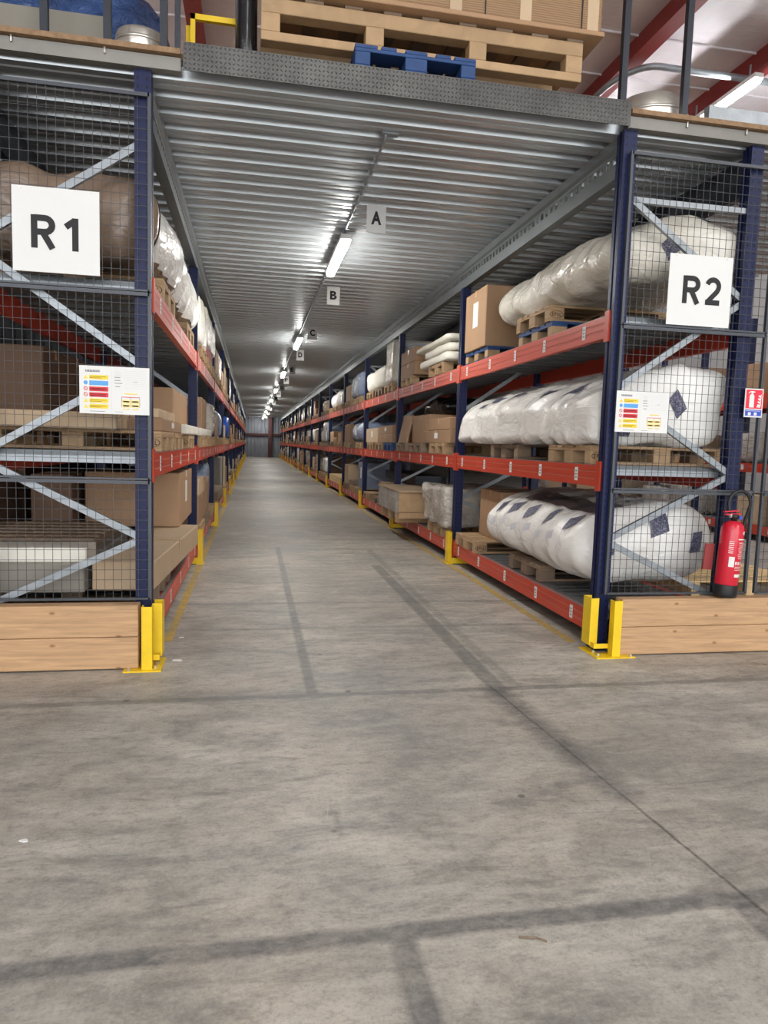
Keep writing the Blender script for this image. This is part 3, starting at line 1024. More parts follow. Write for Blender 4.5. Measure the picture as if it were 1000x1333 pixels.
def info_sign(label, x0, x1, z0, z1):
    g = plate_sign('instruction_sign', label, 'sign', x0, x1, z0, z1, FY - .018, group='rack load instruction signs')
    W, H = x1 - x0, z1 - z0
    def q(mat, items, name):
        b = MB()
        for (a, c, d, e) in items:      # fractions from the top left corner
            b.poly([((p - .5) * W, -.0032, (1 - r) * H) for p, r in ((a, d), (c, d), (c, c * 0 + e), (a, e))][::-1])
        b.build(name, mat, g)
    bars = [.19, .31, .435, .555, .68, .80]
    for i in (0, 4, 5):
        q('yellow_print', [(.14, .41, bars[i], bars[i] + .09)], 'yellow_bar')
    q('blue_print', [(.14, .41, bars[1], bars[1] + .095)], 'blue_print')
    for i in (2, 3):
        q('red_print', [(.14, .41, bars[i], bars[i] + .095)], 'red_bar')
    for i in (0, 4, 5):
        b = MB()
        c = (.09 - .5) * W
        z = (1 - bars[i] - .085) * H
        b.poly([(c - .013, -.0032, z), (c + .013, -.0032, z), (c, -.0032, z + .024)])
        b.build('warning_triangle', 'yellow_print', g)
    for i, mt in ((1, 'blue_print'), (2, 'red_print'), (3, 'red_print')):
        c, z = (.09 - .5) * W, (1 - bars[i] - .045) * H
        r0 = 0 if i == 1 else .0085
        b = MB()
        for k in range(20):
            t0, t1 = 2 * math.pi * k / 20, 2 * math.pi * (k + 1) / 20
            b.poly([(c + r * math.cos(t), -.0032, z + r * math.sin(t)) for r, t in ((r0, t0), (.0125, t0), (.0125, t1), (r0, t1))])
        if i > 1:
            b.poly([(c - .008, -.0032, z + .006), (c - .006, -.0032, z + .008), (c + .008, -.0032, z - .006), (c + .006, -.0032, z - .008)])
        b.build('round_pictogram', mt, g)
    # header: slanted strokes of the maker's word mark, too small to read
    q('grey_print', [(.085 + k * .021, .098 + k * .021, .085, .125) for k in range(10)] + [(.085, .29, .12, .128)], 'header_print')
    q('pale_print', [(.15, .38, bars[i] + .03 + k * .03, bars[i] + .042 + k * .03) for i in (2, 3) for k in range(2)], 'fine_print')
    q('grey_print', [(.15, .38 - .06 * k, bars[i] + .03 + k * .028, bars[i] + .039 + k * .028) for i in (0, 4, 5) for k in range(2)] + [(.15, .36, .945, .955), (.5, .62, .945, .952)], 'fine_print')
    q('pale_print', [(.5, .60, .1 + .035 * k, .108 + .035 * k) for k in range(4)] + [(.63, .95, .08 + .045 * k, .084 + .045 * k) for k in range(9)] + [(.455, .4575, .05, .96)], 'table_lines')
    q('grey_print', [(.5, .58, .22, .232), (.5, .585, .28, .292), (.5, .61, .34, .352), (.51, .58, .41, .422), (.77, .83, .30, .308)], 'table_print')
    q('cream_print', [(.60, .86, .68, .85)], 'load_diagram')
    q('yellow_print', [(.64, .82, .55, .572), (.62, .71, .88, .9), (.76, .84, .88, .9), (.62, .71, .71, .74), (.75, .84, .71, .74), (.62, .71, .80, .83), (.75, .84, .80, .83)], 'diagram_print')
    q('red_print', [(.60, .86, .625, .638)], 'red_print')
    q('grey_print', [(.598, .603, .63, .84), (.73, .735, .63, .84), (.858, .863, .63, .84), (.63, .70, .722, .73), (.76, .83, .722, .73), (.63, .70, .812, .82), (.76, .83, .812, .82)], 'diagram_lines')
info_sign('white load instruction board with coloured bars on the left mesh', -1.062, -.645, 1.622, 1.917)
info_sign('white load instruction board with coloured bars on the right mesh', 2.566, 2.982, 1.628, 1.922)

fs = plate_sign('fire_sign', 'small red and blue fire extinguisher sign on the right mesh', 'sign', 3.602, 3.755, 1.772, 1.984, FY - .018)
def fq(mat, pts, name):
    b = MB()
    for p in pts:
        b.poly([(x, -.0032 - (.0008 if mat == 'white_board' else 0), z) for x, z in p])
    b.build(name, mat, fs)
R4 = lambda a, b, c, d: [(a, c), (b, c), (b, d), (a, d)]
fq('fire_red', [R4(-.068, .068, .064, .203)], 'red_field')
fq('fire_blue', [R4(-.068, .068, .010, .056)], 'blue_field')
body = [(-.04, .072), (.0, .072), (.0, .155), (-.004, .166), (-.012, .172), (-.012, .180), (.005, .184), (.005, .190), (-.02, .194), (-.04, .190), (-.052, .176), (-.046, .176), (-.034, .184), (-.026, .184), (-.026, .172), (-.036, .166), (-.04, .155)]
fq('white_board', [body], 'extinguisher_pictogram')
fl_ = []
for k in range(4):
    z = .078 + k * .022
    fl_.append([(.026 + .003 * k, z + .012), (.050, z), (.058, z + .008), (.060, z + .030), (.050, z + .016), (.036, z + .022)])
fq('white_board', fl_ + [[(.022, .075), (.056, .073), (.056, .080), (.030, .088)]], 'flame_pictogram')
fq('white_board', [R4(-.044, -.02, .014, .036), R4(.006, .03, .014, .036), R4(-.06, .06, .046, .049)], 'blue_field_print')

for i in range(16):
    y = 6.6 + 3.5 * i
    g = plate_sign('aisle_letter_sign', f'hanging letter sign reading {chr(65 + i)} under the mezzanine deck', 'sign', 1.01, 1.19, 3.435, 3.685, y, 'shaded_board' if i % 2 == 0 else 'white_board', group='hanging letter signs')  # every other board has shade put into its colour
    mb = MB()
    put_glyph(mb, chr(65 + i), -.048, .048, .07, .19, -.0035, .045)
    mb.build('lettering', 'black_print', g)
    MB().cyl((0, 0, .25), (0, 0, .287), .003, 6).build('hook', 'galvanised', g)

# ------------------------------------------------------------------ aisle lamps on their conduit
cd = empty('lamp_conduit', (.92, 5.25, 3.69))
tag(cd, 'thin grey conduit with clips running under the deck along the aisle lamps', 'conduit')
MB().tube([(0, -.05, .02), (0, 0, .0), (0, .35, -.005), (0, 3, -.005), (0, 58, -.005)], .011, 8).build('pipe', 'galvanised', cd, True)
MB().box(-.03, .09, -.08, -.02, .018, .030).build('end_bracket', 'galvanised', cd)
clip = MB().box(-.012, .022, -.008, .008, -.022, .030).mesh('clip', 'galvanised')
for k in range(40):
    link('clip', clip, cd, (0, .4 + RIB * k, 0))
hm = MB().box(-.055, .055, -.76, .76, .0, .05).mesh('housing', 'white_board')
tm = MB().ext([(-.05, 0), (-.038, -.045), (.038, -.045), (.05, 0)], -.74, .74, 'y').mesh('diffuser', 'lamp_tube')
sm = MB().box(.022, .04, -.02, .02, .05, .124).mesh('suspension', 'galvanised')
for i in range(9):
    t = empty('aisle_lamp', (.93, 8.2 + 7.15 * i, 3.596))
    tag(t, f'bright white tube lamp over the aisle, {ORD[i]} from the aisle mouth', 'lamp', 'aisle tube lamps')
    link('housing', hm, t); link('diffuser', tm, t)
    for e in (-.55, .55):
        link('suspension', sm, t, (0, e, 0))

# ------------------------------------------------------------------ fire extinguisher
ex = empty('fire_extinguisher', (3.500, 4.605, .430))
ex.scale = (1.08, 1.0, 1.16)
tag(ex, 'red fire extinguisher with black hose standing on the timber board', 'extinguisher')
ex.rotation_euler = (0, math.radians(3.2), 0)
MB().lathe([(.068, 0), (.076, .004), (.080, .02), (.080, .075), (.078, .08)], 28).build('base_skirt', 'black_rubber', ex, True)
MB().lathe([(.074, .075), (.078, .085), (.078, .42), (.074, .45), (.060, .475), (.036, .488), (.026, .492)], 28).build('cylinder', 'extinguisher_red', ex, True)
MB().lathe([(.022, .49), (.022, .505), (.030, .508), (.030, .53), (.018, .535)], 16).build('valve', 'black_rubber', ex, True)
MB().box(-.03, .085, -.012, .012, .528, .538, Matrix.Rotation(-.08, 4, 'Y')).build('carry_handle', 'extinguisher_red', ex)
MB().box(-.02, .095, -.011, .011, .548, .556, Matrix.Rotation(-.12, 4, 'Y')).build('lever', 'extinguisher_red', ex)
MB().cyl((.03, -.03, .515), (.03, -.012, .515), .012, 12).build('gauge', 'fire_blue', ex)
hose = [(-.03, 0, .525), (-.045, 0, .55)]
for k in range(0, 19):
    t = math.pi * (1 - k / 18)
    hose.append((.035 + .085 * math.cos(t), .01, .60 + .085 * math.sin(t)))
hose += [(.118, .02, .56), (.112, .035, .50), (.108, .04, .40), (.104, .04, .30)]
MB().tube(hose, .0115, 10).build('hose', 'black_rubber', ex, True)
MB().cyl((-.022, 0, .515), (-.036, 0, .535), .013, 10).build('hose_union', 'bright_steel', ex)
lab = MB()
def curved(b, a0, a1, z0, z1, r=.0786):
    n = 6
    for i in range(n):
        t0, t1 = a0 + (a1 - a0) * i / n, a0 + (a1 - a0) * (i + 1) / n
        b.poly([(r * math.sin(t0), -r * math.cos(t0), z0), (r * math.sin(t1), -r * math.cos(t1), z0), (r * math.sin(t1), -r * math.cos(t1), z1), (r * math.sin(t0), -r * math.cos(t0), z1)])
curved(lab, -.62, -.15, .20, .265)
lab.build('paper_label', 'paper_label', ex)
lab = MB()
curved(lab, .45, .75, .41, .43)
lab.build('paper_label', 'paper_label', ex)
pr = MB()
for k in range(7):
    curved(pr, -.75, -.35, .36 - k * .012, .364 - k * .012)
curved(pr, .0, .95, .375, .382)
for k in range(9):
    curved(pr, .08 + .05 * (k % 3), .75 + .12 * (k % 2), .355 - k * .0125, .3585 - k * .0125)
for a in (-.05, .2, .5):
    curved(pr, a, a + .16, .215, .235)
for k in range(3):
    curved(pr, -.05, .8, .20 - k * .01, .203 - k * .01)
curved(pr, .0, .9, .135, .155)
pr.build('white_print', 'white_board', ex)
MB().box(-.155, -.085, .055, .07, .16, .33).build('wall_bracket', 'red_oxide', ex)


# ------------------------------------------------------------------ loads
LV = ('bottom', 'middle', 'top')
SIDE = {1: (RX, 'R2'), -1: (LX, 'R1')}
def where(s, b, lv):
    return f'{LV[lv]} shelf, {ORD[b]} bay of {SIDE[s][1]} rack'
def xs(s, d0, d1):
    X = SIDE[s][0]
    a, b = X + s * d0, X + s * d1
    return min(a, b), max(a, b)
# pallet: 1.2 m deep (X), 0.8 m wide (Y), 0.144 m high, origin at the base centre
PAL = {}
def pallet_meshes(mat):
    if mat in PAL:
        return PAL[mat]
    key, mat = mat, ('blue_paint' if mat == 'blue_mix' else mat)
    bw = (.145, .10, .145, .10, .145)
    ys = (-.3275, -.18, 0, .18, .3275)
    top = {q: beveled(-.6, .6, -q / 2, q / 2, 0, .022, .003) for q in (.145, .10)}
    top_me = {q: v.mesh('deck_board', mat) for q, v in top.items()}
    strg = beveled(-.0725, .0725, -.4, .4, 0, .022, .003)
    blk = {q: beveled(-.0725, .0725, -q / 2, q / 2, 0, .078, .004) for q in (.1, .145)}
    parts = []
    for q, y in zip(bw, ys):
        parts.append(('deck_board', top[q], (0, y, .122)))
    for x in (-.5275, 0, .5275):
        parts.append(('stringer_board', strg, (x, 0, .1)))
        for y, q in ((-.35, .1), (0, .145), (.35, .1)):
            parts.append(('block', blk[q], (x, y, .022)))
    for y, q in ((-.35, .10), (0, .145), (.35, .10)):
        parts.append(('bottom_board', top[q], (0, y, 0)))
    cache = {}
    det, allm = [], MB()
    for nm, mb, loc in parts:
        if id(mb) not in cache:
            cache[id(mb)] = mb.mesh(nm, 'pallet_wood' if key == 'blue_mix' and nm == 'block' else mat)
        det.append((nm, cache[id(mb)], loc))
        b = len(allm.v)
        allm.v += [(x + loc[0], y + loc[1], z + loc[2]) for x, y, z in mb.v]
        allm.f += [tuple(b + i for i in f) for f in mb.f]
    PAL[key] = (det, allm.mesh('pallet', mat))
    return PAL[key]
def pallet_at(x, y, z, mat='pallet_wood', detail=True, rz=0.0):
    det, whole = pallet_meshes(mat)
    if detail:
        p = empty('pallet', (x, y, z), rz)
        for nm, me, loc in det:
            link(nm, me, p, loc)
    else:
        p = link('pallet', whole, None, (x, y, z), rz)
    return p
PN = {'pallet_wood': 'wooden pallet', 'grey_wood': 'weathered grey pallet', 'blue_paint': 'blue painted pallet', 'blue_mix': 'pallet with blue painted boards'}
def pal(s, b, lv, y, mat='pallet_wood', z=None, d=-.03, rz=None, look=None):
    """pallet with its 0.8 m face at the aisle, starting at y; gives the height of its top"""
    z = ZD[lv] if z is None else z
    X = SIDE[s][0] + s * (d + .6)
    rz = random.uniform(-.012, .012) if rz is None else rz
    p = pallet_at(X, y + .4, z, mat, b < 2, rz)
    if b == 0 and mat == 'pallet_wood':
        st = MB()
        xc = -s * .5275
        for k, ch in enumerate('EPAL'):
            put_glyph(st, ch, xc - .046 + k * .024, xc - .028 + k * .024, .045, .078, -.401, .03)
        for k in range(24):
            t0, t1 = 2 * math.pi * k / 24, 2 * math.pi * (k + 1) / 24
            st.poly([(xc + q * .064 * math.cos(t), -.401, .061 + q * .033 * math.sin(t)) for q, t in ((.9, t0), (1, t0), (1, t1), (.9, t1))])
        tag(st.build('burnt_stamp', 'stamp_brown', p), 'burnt oval stamp reading EPAL')
    reg(p, look or PN[mat], where(s, b, lv), 'pallet', 'pallets on the racks', y)
    return z + .1445
def carton(s, b, lv, y0, y1, z, h, d0=0.0, d1=.9, mat='brown_card', tape=True, paper=False, look=None, top_tape='tape', rz=0.0, at=None, name='carton'):
    x0, x1 = xs(s, d0, d1) if at is None else at
    cx, cy_ = (x0 + x1) / 2, (y0 + y1) / 2
    hx, hy = (x1 - x0) / 2, (y1 - y0) / 2
    o = empty(name, (cx, cy_, z), rz)
    beveled(-hx, hx, -hy, hy, 0, h, min(.008, h * .08)).build('box', mat, o)
    if tape:
        t = MB().box(-hx - .0012, hx + .0012, -.03, .03, h - .07, h + .0012)
        t.build('tape', top_tape, o)
    if paper:
        sx = -s * (hx + .0015)
        q = MB().box(min(sx, sx + s * .001), max(sx, sx + s * .001), -min(.1, hy * .4), min(.08, hy * .3), h * .38, h * .8)
        q.build('paper_label', 'paper_label', o)
    nm = {'brown_card': 'brown carton', 'pale_card': 'pale tan carton', 'dark_card': 'dark brown carton', 'red_card': 'red carton', 'fluted_card': 'fluted carton'}.get(mat, 'box')
    look = look or (nm + (' with white paper label' if paper else ''))
    if at is None:
        reg(o, look, where(s, b, lv), 'carton', 'cartons on the racks', y0)
    return z + h + .0015
def soft(s, b, lv, y0, y1, z, h, mat, look, name='wrapped_bundle', d0=0.0, d1=1.05, r=(.16, .2, .16), amp=.03, freq=2.2, n=(12, 24, 10), cushion=0.0, cat='bundle', at=None, seed=None, flat=False, crease=0.0, slope=0.0):
    x0, x1 = xs(s, d0, d1) if at is None else at
    mb = puffy((x1 - x0) / 2, (y1 - y0) / 2, h / 2, r, amp, freq, seed if seed is not None else random.random() * 20, n, cushion=cushion, flat=flat or name == 'foam_bundle', crease=crease, slope=(-s if slope else 0, slope))
    o = empty(name, ((x0 + x1) / 2, (y0 + y1) / 2, z))
    mb.build('film_cover', mat, o, True)
    if at is None:
        reg(o, look, where(s, b, lv), cat, 'wrapped goods on the racks', y0)
    return o, mb
def patch(o, mb, pos, ray, upv, w_, h_, mat, name, rot=0.0, nu=5, nv=4, off=.003, skew=0.0):
    """label laid on a curved bundle: each point is dropped onto its surface along the ray (local frame)"""
    bv = BVHTree.FromPolygons([Vector(v) for v in mb.v], mb.f)
    ray = Vector(ray).normalized()
    u = Vector(upv)
    u = (u - ray * u.dot(ray)).normalized()
    r_ = ray.cross(u)
    ca, sa = math.cos(rot), math.sin(rot)
    g = MB()
    for j in range(nv + 1):
        for i in range(nu + 1):
            a, c = (i / nu - .5) * w_, (j / nv - .5) * h_
            a += skew * c
            p = Vector(pos) + r_ * (a * ca - c * sa) + u * (a * sa + c * ca) - ray * 2
            hit = bv.ray_cast(p, ray)
            if hit[0] is None:
                return None
            g.v.append(tuple(hit[0] - ray * off))
    for j in range(nv):
        for i in range(nu):
            k = j * (nu + 1) + i
            g.f.append((k, k + 1, k + nu + 2, k + nu + 1))
    return g.build(name, mat, o, True)
def roll(s, b, lv, y0, y1, z, r, mat, look, d0=.05, d1=1.0, name='wrapped_roll'):
    x0, x1 = xs(s, d0, d1)
    o = empty(name, ((x0 + x1) / 2, (y0 + y1) / 2, z))
    mb = MB()
    L = (x1 - x0) / 2
    n = 22
    prof = [(-L, r * .55), (-L, r * .85), (-L + .05, r), (L - .05, r), (L, r * .85), (L, r * .5)]
    for xx, rr in prof:
        for k in range(n):
            t = 2 * math.pi * k / n
            q = rr * (1 + .03 * math.sin(3 * t + xx * 5))
            mb.v.append((xx, q * math.cos(t) * ((y1 - y0) / 2 / r), r + q * math.sin(t)))
    for i in range(len(prof) - 1):
        for k in range(n):
            j = (k + 1) % n
            mb.f.append((i * n + k, i * n + j, (i + 1) * n + j, (i + 1) * n + k))
    mb.f.append(tuple(range(n))[::-1]); mb.f.append(tuple((len(prof) - 1) * n + k for k in range(n)))
    zm = min(v[2] for v in mb.v)
    mb.v = [(a, b_, c - zm) for a, b_, c in mb.v]
    mb.build('film_cover', mat, o, True)
    reg(o, look, where(s, b, lv), 'roll', 'wrapped goods on the racks', y0)
def boards(s, b, lv, y0, y1, z, rows, mat, look, d0=0.0, d1=1.05, th=.03, name='board_stack'):
    x0, x1 = xs(s, d0, d1)
    o = empty(name, ((x0 + x1) / 2, (y0 + y1) / 2, z))
    for k in range(rows):
        e = random.uniform(-.04, .04)
        beveled((x0 - x1) / 2, (x1 - x0) / 2, (y0 - y1) / 2 + abs(e), (y1 - y0) / 2 - abs(e) * .5, k * th, k * th + th - .003, .002).build('board', mat, o)
    reg(o, look, where(s, b, lv), 'boards', 'boards on the racks', y0)
    return z + rows * th
def panel(s, b, lv, y0, y1, z, h, d, mat, look, lean=.12, th=.03):
    x0, _ = xs(s, d, d)
    o = empty('leaning_panel', (x0, (y0 + y1) / 2, z))
    mb = beveled(-th / 2, th / 2, (y0 - y1) / 2, (y1 - y0) / 2, 0, h, .003)
    mb.v = [(a + s * c * lean, b_, c) for a, b_, c in mb.v]
    mb.build('sheet', mat, o)
    reg(o, look, where(s, b, lv), 'panel', 'leaning panels on the racks', y0)

def navy(o, mb, s, rowpts):
    for pos, ray, upv, w_, h_, rot in rowpts:
        patch(o, mb, pos, ray, upv, w_, h_, 'navy_label_print', 'printed_label', rot, skew=.25, off=.009)

# --- R2, first bay (nearest, right)
z = pal(1, 0, 2, 5.92, 'blue_mix', d=.06)
z = pal(1, 0, 2, 5.95, 'pallet_wood', z=z, d=.04, look='wooden pallet on a blue one')
o, mb = soft(1, 0, 2, 4.88, 7.3, z, .50, 'yellowed_film', 'big bulging film wrapped bundle', d0=.03, d1=1.2, r=(.24, .16, .24), amp=.05, freq=1.7, n=(40, 80, 24), cushion=.08, seed=3.1, crease=.045, slope=.25)
navy(o, mb, 1, [((-.12, -1.2, .24), (0, 1, 0), (0, 0, 1), .13, .13, .8), ((.22, -1.0, .45), (0, .7, -.7), (0, 1, 1), .14, .12, .5)])
for k in range(4):
    patch(o, mb, (-.35, -.75 + .55 * k, .5), (.55, 0, -.83), (1, 0, 1), .05, .12, 'navy_label', 'printed_label', .4)
z = pal(1, 0, 2, 7.58, 'blue_mix', d=.03)
carton(1, 0, 2, 7.6, 8.36, z, .67, d0=.0, d1=1.0, paper=True, look='tall brown carton with white paper label')

z1 = pal(1, 0, 1, 4.98, d=.02)
pal(1, 0, 1, 6.58, 'grey_wood', d=.05)
o, mb = soft(1, 0, 1, 4.90, 8.40, z1, .64, 'milky_film', 'large white bundle with navy labels', d0=-.03, d1=1.12, r=(.16, .10, .14), amp=.035, freq=1.7, n=(40, 100, 24), cushion=.05, seed=8.4, crease=.05, slope=.42)
navy(o, mb, 1, [((-.36, yy, .42), (.6, 0, -.8), (1, 0, 1), .17, .14, .5) for yy in (-1.05, -.6, .2, .75, 1.2)])
navy(o, mb, 1, [((-.25, -1.7, .28), (0, 1, 0), (0, 0, 1), .14, .12, .4), ((.1, -1.7, .33), (0, 1, 0), (0, 0, 1), .12, .16, .75), ((-.33, -1.7, .12), (.3, 1, 0), (0, 0, 1), .16, .1, .0)])
pr_ = MB()
z2 = pal(1, 0, 0, 5.90, 'grey_wood', d=.06)
o, mb = soft(1, 0, 0, 4.95, 7.30, z2 - .0, .66, 'milky_film', 'white bundle with brown band and navy labels', d0=-.04, d1=1.16, r=(.34, .20, .33), amp=.035, freq=1.7, n=(40, 80, 26), cushion=.07, seed=1.7, crease=.035, slope=.22)
patch(o, mb, (-.24, -.25, .56), (.55, 0, -.84), (1, 0, 1), 1.5, .24, 'taupe_film', 'brown_band', 0, 30, 8, .006)
navy(o, mb, 1, [((-.47, yy, .46), (.85, 0, -.53), (1, 0, 1), .17, .13, .5) for yy in (-.82, -.38, .05, .42, .8)])
navy(o, mb, 1, [((-.26, -.62, .56), (.55, 0, -.84), (1, 0, 1), .15, .12, .5), ((-.26, -.05, .56), (.55, 0, -.84), (1, 0, 1), .15, .12, .5), ((.05, -1.2, .52), (0, .8, -.5), (0, 1, 1), .16, .16, .3), ((.38, -1.2, .36), (0, 1, 0), (0, 0, 1), .10, .16, .1), ((-.38, -1.2, .30), (.5, 1, 0), (0, 0, 1), .1, .1, .2)])
for k in range(6):
    patch(o, mb, (-.6, -.6 + .28 * k, .34 - .03 * (k % 2)), (1, 0, -.1), (0, 0, 1), .12, .07, 'pale_print', 'faint_print', .2, 4, 3, .002)
z3 = pal(1, 0, 0, 7.52, d=-.03)
carton(1, 0, 0, 7.50, 8.22, z3, .56, d0=.24, d1=1.0)

# --- R2, second bay
z = pal(1, 1, 2, 9.2)
top = ZD[2] + .1445
soft(1, 1, 2, 9.0, 10.55, top, .13, 'foam_white', 'lowest white foam bundle', name='foam_bundle', d0=-.04, d1=1.1, r=(.04, .05, .05), amp=.012, n=(8, 16, 4))
soft(1, 1, 2, 9.0, 10.35, top + .131, .12, 'foam_white', 'middle white foam bundle', name='foam_bundle', d0=-.02, d1=1.1, r=(.04, .05, .05), amp=.012, n=(8, 16, 4))
soft(1, 1, 2, 8.95, 10.75, top + .252, .10, 'foam_white', 'long topmost white foam bundle', name='foam_bundle', d0=-.06, d1=.55, r=(.04, .05, .05), amp=.012, n=(8, 16, 4))
carton(1, 1, 2, 8.75, 9.6, top + .252, .38, d0=.56, d1=1.05, look='brown carton behind the foam bundles')
pal(1, 1, 2, 11.15)
carton(1, 1, 2, 11.0, 12.1, top, .22, look='lower brown carton of a pair')
carton(1, 1, 2, 11.0, 12.1, top + .222, .22, look='upper brown carton of a pair')
mid = ZD[1] + .1445
pal(1, 1, 1, 9.02)
pal(1, 1, 1, 10.35, 'grey_wood')
pal(1, 1, 1, 11.38, 'grey_wood')
carton(1, 1, 1, 8.85, 10.30, mid, .18, paper=True, look='long brown carton with white label')
carton(1, 1, 1, 8.9, 9.98, mid + .182, .16, look='flat brown carton on a longer one')
carton(1, 1, 1, 10.35, 11.5, mid, .44, d0=.1, d1=.9, look='square brown carton')
panel(1, 1, 1, 11.52, 12.2, mid, .47, .02, 'brown_card', 'brown cardboard sheet leaning inwards', .2)
soft(1, 1, 1, 10.3, 11.4, mid + .442, .26, 'black_film', 'crumpled black plastic bag on a carton', name='plastic_bag', d0=.25, d1=.95, r=(.13, .2, .12), amp=.06, freq=4, cat='bag')
low = ZD[0] + .1445
pal(1, 1, 0, 8.95)
soft(1, 1, 0, 8.72, 9.98, low, .52, 'grey_film', 'stretch film wrapped grey load', name='film_wrapped_load', d0=-.06, d1=1.1, r=(.05, .06, .06), amp=.02, freq=4, n=(28, 32, 18), cat='load', crease=.04)
o = empty('timber_crate', (RX + .2, 11.25, ZD[0] + .0885))
x_ = .52
beveled(-x_, x_, -.88, .88, .06, .40, .006).build('side_boards', 'grey_wood', o)
beveled(-x_ - .01, x_ + .01, -.90, -.88, 0, .09, .003).build('end_rail', 'pallet_wood', o)
beveled(-x_ - .012, x_ + .012, -.895, -.881, .10, .40, .003).build('end_board', 'pallet_wood', o)
beveled(-x_ - .008, -x_ - .001, -.88, .86, .07, .395, .002).build('film_side', 'grey_film', o)
beveled(-x_ - .02, x_ + .02, -.92, .90, .401, .42, .004).build('lid', 'pale_card', o)
for yy in (-.6, 0, .6):
    beveled(-x_, x_, yy - .05, yy + .05, -.088, .06, .004).build('bearer', 'pallet_wood', o)
reg(o, 'long timber crate overhanging the aisle', where(1, 1, 0), 'crate', 'crates on the racks', 10.4)

# --- R2, third to fifth bay
pal(1, 2, 2, 12.7); pal(1, 2, 2, 13.75, 'grey_wood'); pal(1, 2, 2, 14.8)
soft(1, 2, 2, 12.72, 13.5, top, .80, 'yellowed_film', 'tall upright film wrapped carton', name='film_wrapped_load', d0=-.02, d1=.8, r=(.05, .05, .05), amp=.015, n=(8, 8, 10), cat='load')
soft(1, 2, 2, 13.55, 15.8, top, .44, 'foam_white', 'white foam wrapped long bundle', d0=-.02, d1=1.0, r=(.14, .16, .14), amp=.03)
pal(1, 2, 1, 12.6, 'blue_paint'); pal(1, 2, 1, 13.55); pal(1, 2, 1, 14.6); 
carton(1, 2, 1, 12.7, 14.1, mid, .16); carton(1, 2, 1, 12.7, 14.1, mid + .162, .16, paper=True)
carton(1, 2, 1, 14.2, 15.7, mid, .30, paper=True, mat='pale_card')
pal(1, 2, 0, 12.55); pal(1, 2, 0, 13.45, 'grey_wood'); pal(1, 2, 0, 14.9)
carton(1, 2, 0, 13.45, 14.2, low, .3, d0=.05, d1=.8)
boards(1, 2, 0, 12.6, 15.6, low + .303, 4, 'steel_dark', 'stack of dark steel profiles', d0=.45, d1=1.05, th=.05)
pal(1, 3, 2, 16.5); pal(1, 3, 2, 17.6); pal(1, 3, 2, 18.7)
soft(1, 3, 2, 16.8, 18.4, top, .62, 'blue_film', 'bluish film wrapped load', name='film_wrapped_load', r=(.12, .14, .14), amp=.04, cat='load')
carton(1, 3, 2, 18.5, 19.4, top, .42, mat='pale_card')
pal(1, 3, 1, 16.3); pal(1, 3, 1, 17.4, 'grey_wood'); pal(1, 3, 1, 18.6)
soft(1, 3, 1, 16.35, 18.35, mid, .50, 'blue_film', 'rounded bluish plastic wrapped bundle', r=(.2, .3, .24), amp=.04)
carton(1, 3, 1, 18.5, 19.5, mid, .48)
pal(1, 3, 0, 16.4); pal(1, 3, 0, 17.3); pal(1, 3, 0, 18.5, 'grey_wood')
carton(1, 3, 0, 16.4, 17.3, low, .62, d0=.08, d1=.7, mat='blue_board', tape=False, paper=True, look='blue and grey wrapped box with white label')
carton(1, 3, 0, 18.6, 19.3, low, .5, d0=.0, d1=.8, mat='pale_card')
boards(1, 3, 0, 17.4, 18.4, low, 4, 'grey_wood', 'weathered board stack')
pal(1, 4, 2, 20.2); pal(1, 4, 2, 21.3); pal(1, 4, 2, 22.5)
soft(1, 4, 2, 20.3, 23.3, top, .44, 'milky_film', 'white film wrapped long bundle', r=(.14, .2, .16), amp=.05)
pal(1, 4, 1, 20.2); pal(1, 4, 1, 21.2, z=mid, look='wooden pallet stacked on another'); pal(1, 4, 1, 21.2); pal(1, 4, 1, 22.4, 'grey_wood')
carton(1, 4, 1, 20.2, 21.0, mid, .28); carton(1, 4, 1, 22.2, 23.2, mid, .34)
boards(1, 4, 0, 20.3, 23.2, ZD[0], 7, 'slat_wood', 'pale board stack')

# --- R1, first bay (nearest, left)
t2 = ZD[2] + .1445
pal(-1, 0, 2, 5.35, d=.0); pal(-1, 0, 2, 7.25, d=.0)
o, mb = soft(-1, 0, 2, 4.88, 8.35, t2, .56, 'brown_film', 'big brown and white wrapped bundle', d0=-.02, d1=1.3, r=(.26, .12, .26), amp=.05, freq=1.5, n=(36, 80, 24), cushion=.05, seed=5.5, crease=.05)
patch(o, mb, (.7, .02, .28), (-1, 0, -.1), (0, 0, 1), 3.2, .40, 'milky_film', 'white_film', 0, 64, 14, .008)
m1 = ZD[1] + .1445
l1 = ZD[0] + .1445
pal(-1, 0, 1, 5.25, d=.0); pal(-1, 0, 1, 6.3, d=.02); pal(-1, 0, 1, 7.4, d=.0)
carton(-1, 0, 1, 5.45, 6.9, m1, .10, d0=.02, d1=.5, paper=True, look='flat brown carton with white label')
carton(-1, 0, 1, 4.95, 5.35, m1, .11, d0=.25, d1=1.25, mat='pale_card', look='long flat tan carton lying across the shelf')
carton(-1, 0, 1, 5.5, 6.6, m1 + .102, .07, d0=.05, d1=.35, mat='pale_card', look='slim tan carton on a flat one')
carton(-1, 0, 1, 7.0, 8.4, m1, .09, d0=-.02, d1=.5, mat='foam_white', tape=False, look='flat white box')
carton(-1, 0, 1, 6.95, 8.35, m1 + .09, .34, d0=.1, d1=.8, look='brown carton on a flat white box')
carton(-1, 0, 0, 6.7, 7.4, l1, .70, d0=.95, d1=1.3, mat='dark_card', look='tall dark carton at the back')
carton(-1, 0, 0, 7.5, 8.3, l1, .60, d0=.95, d1=1.3, mat='dark_card', look='lower dark carton at the back')
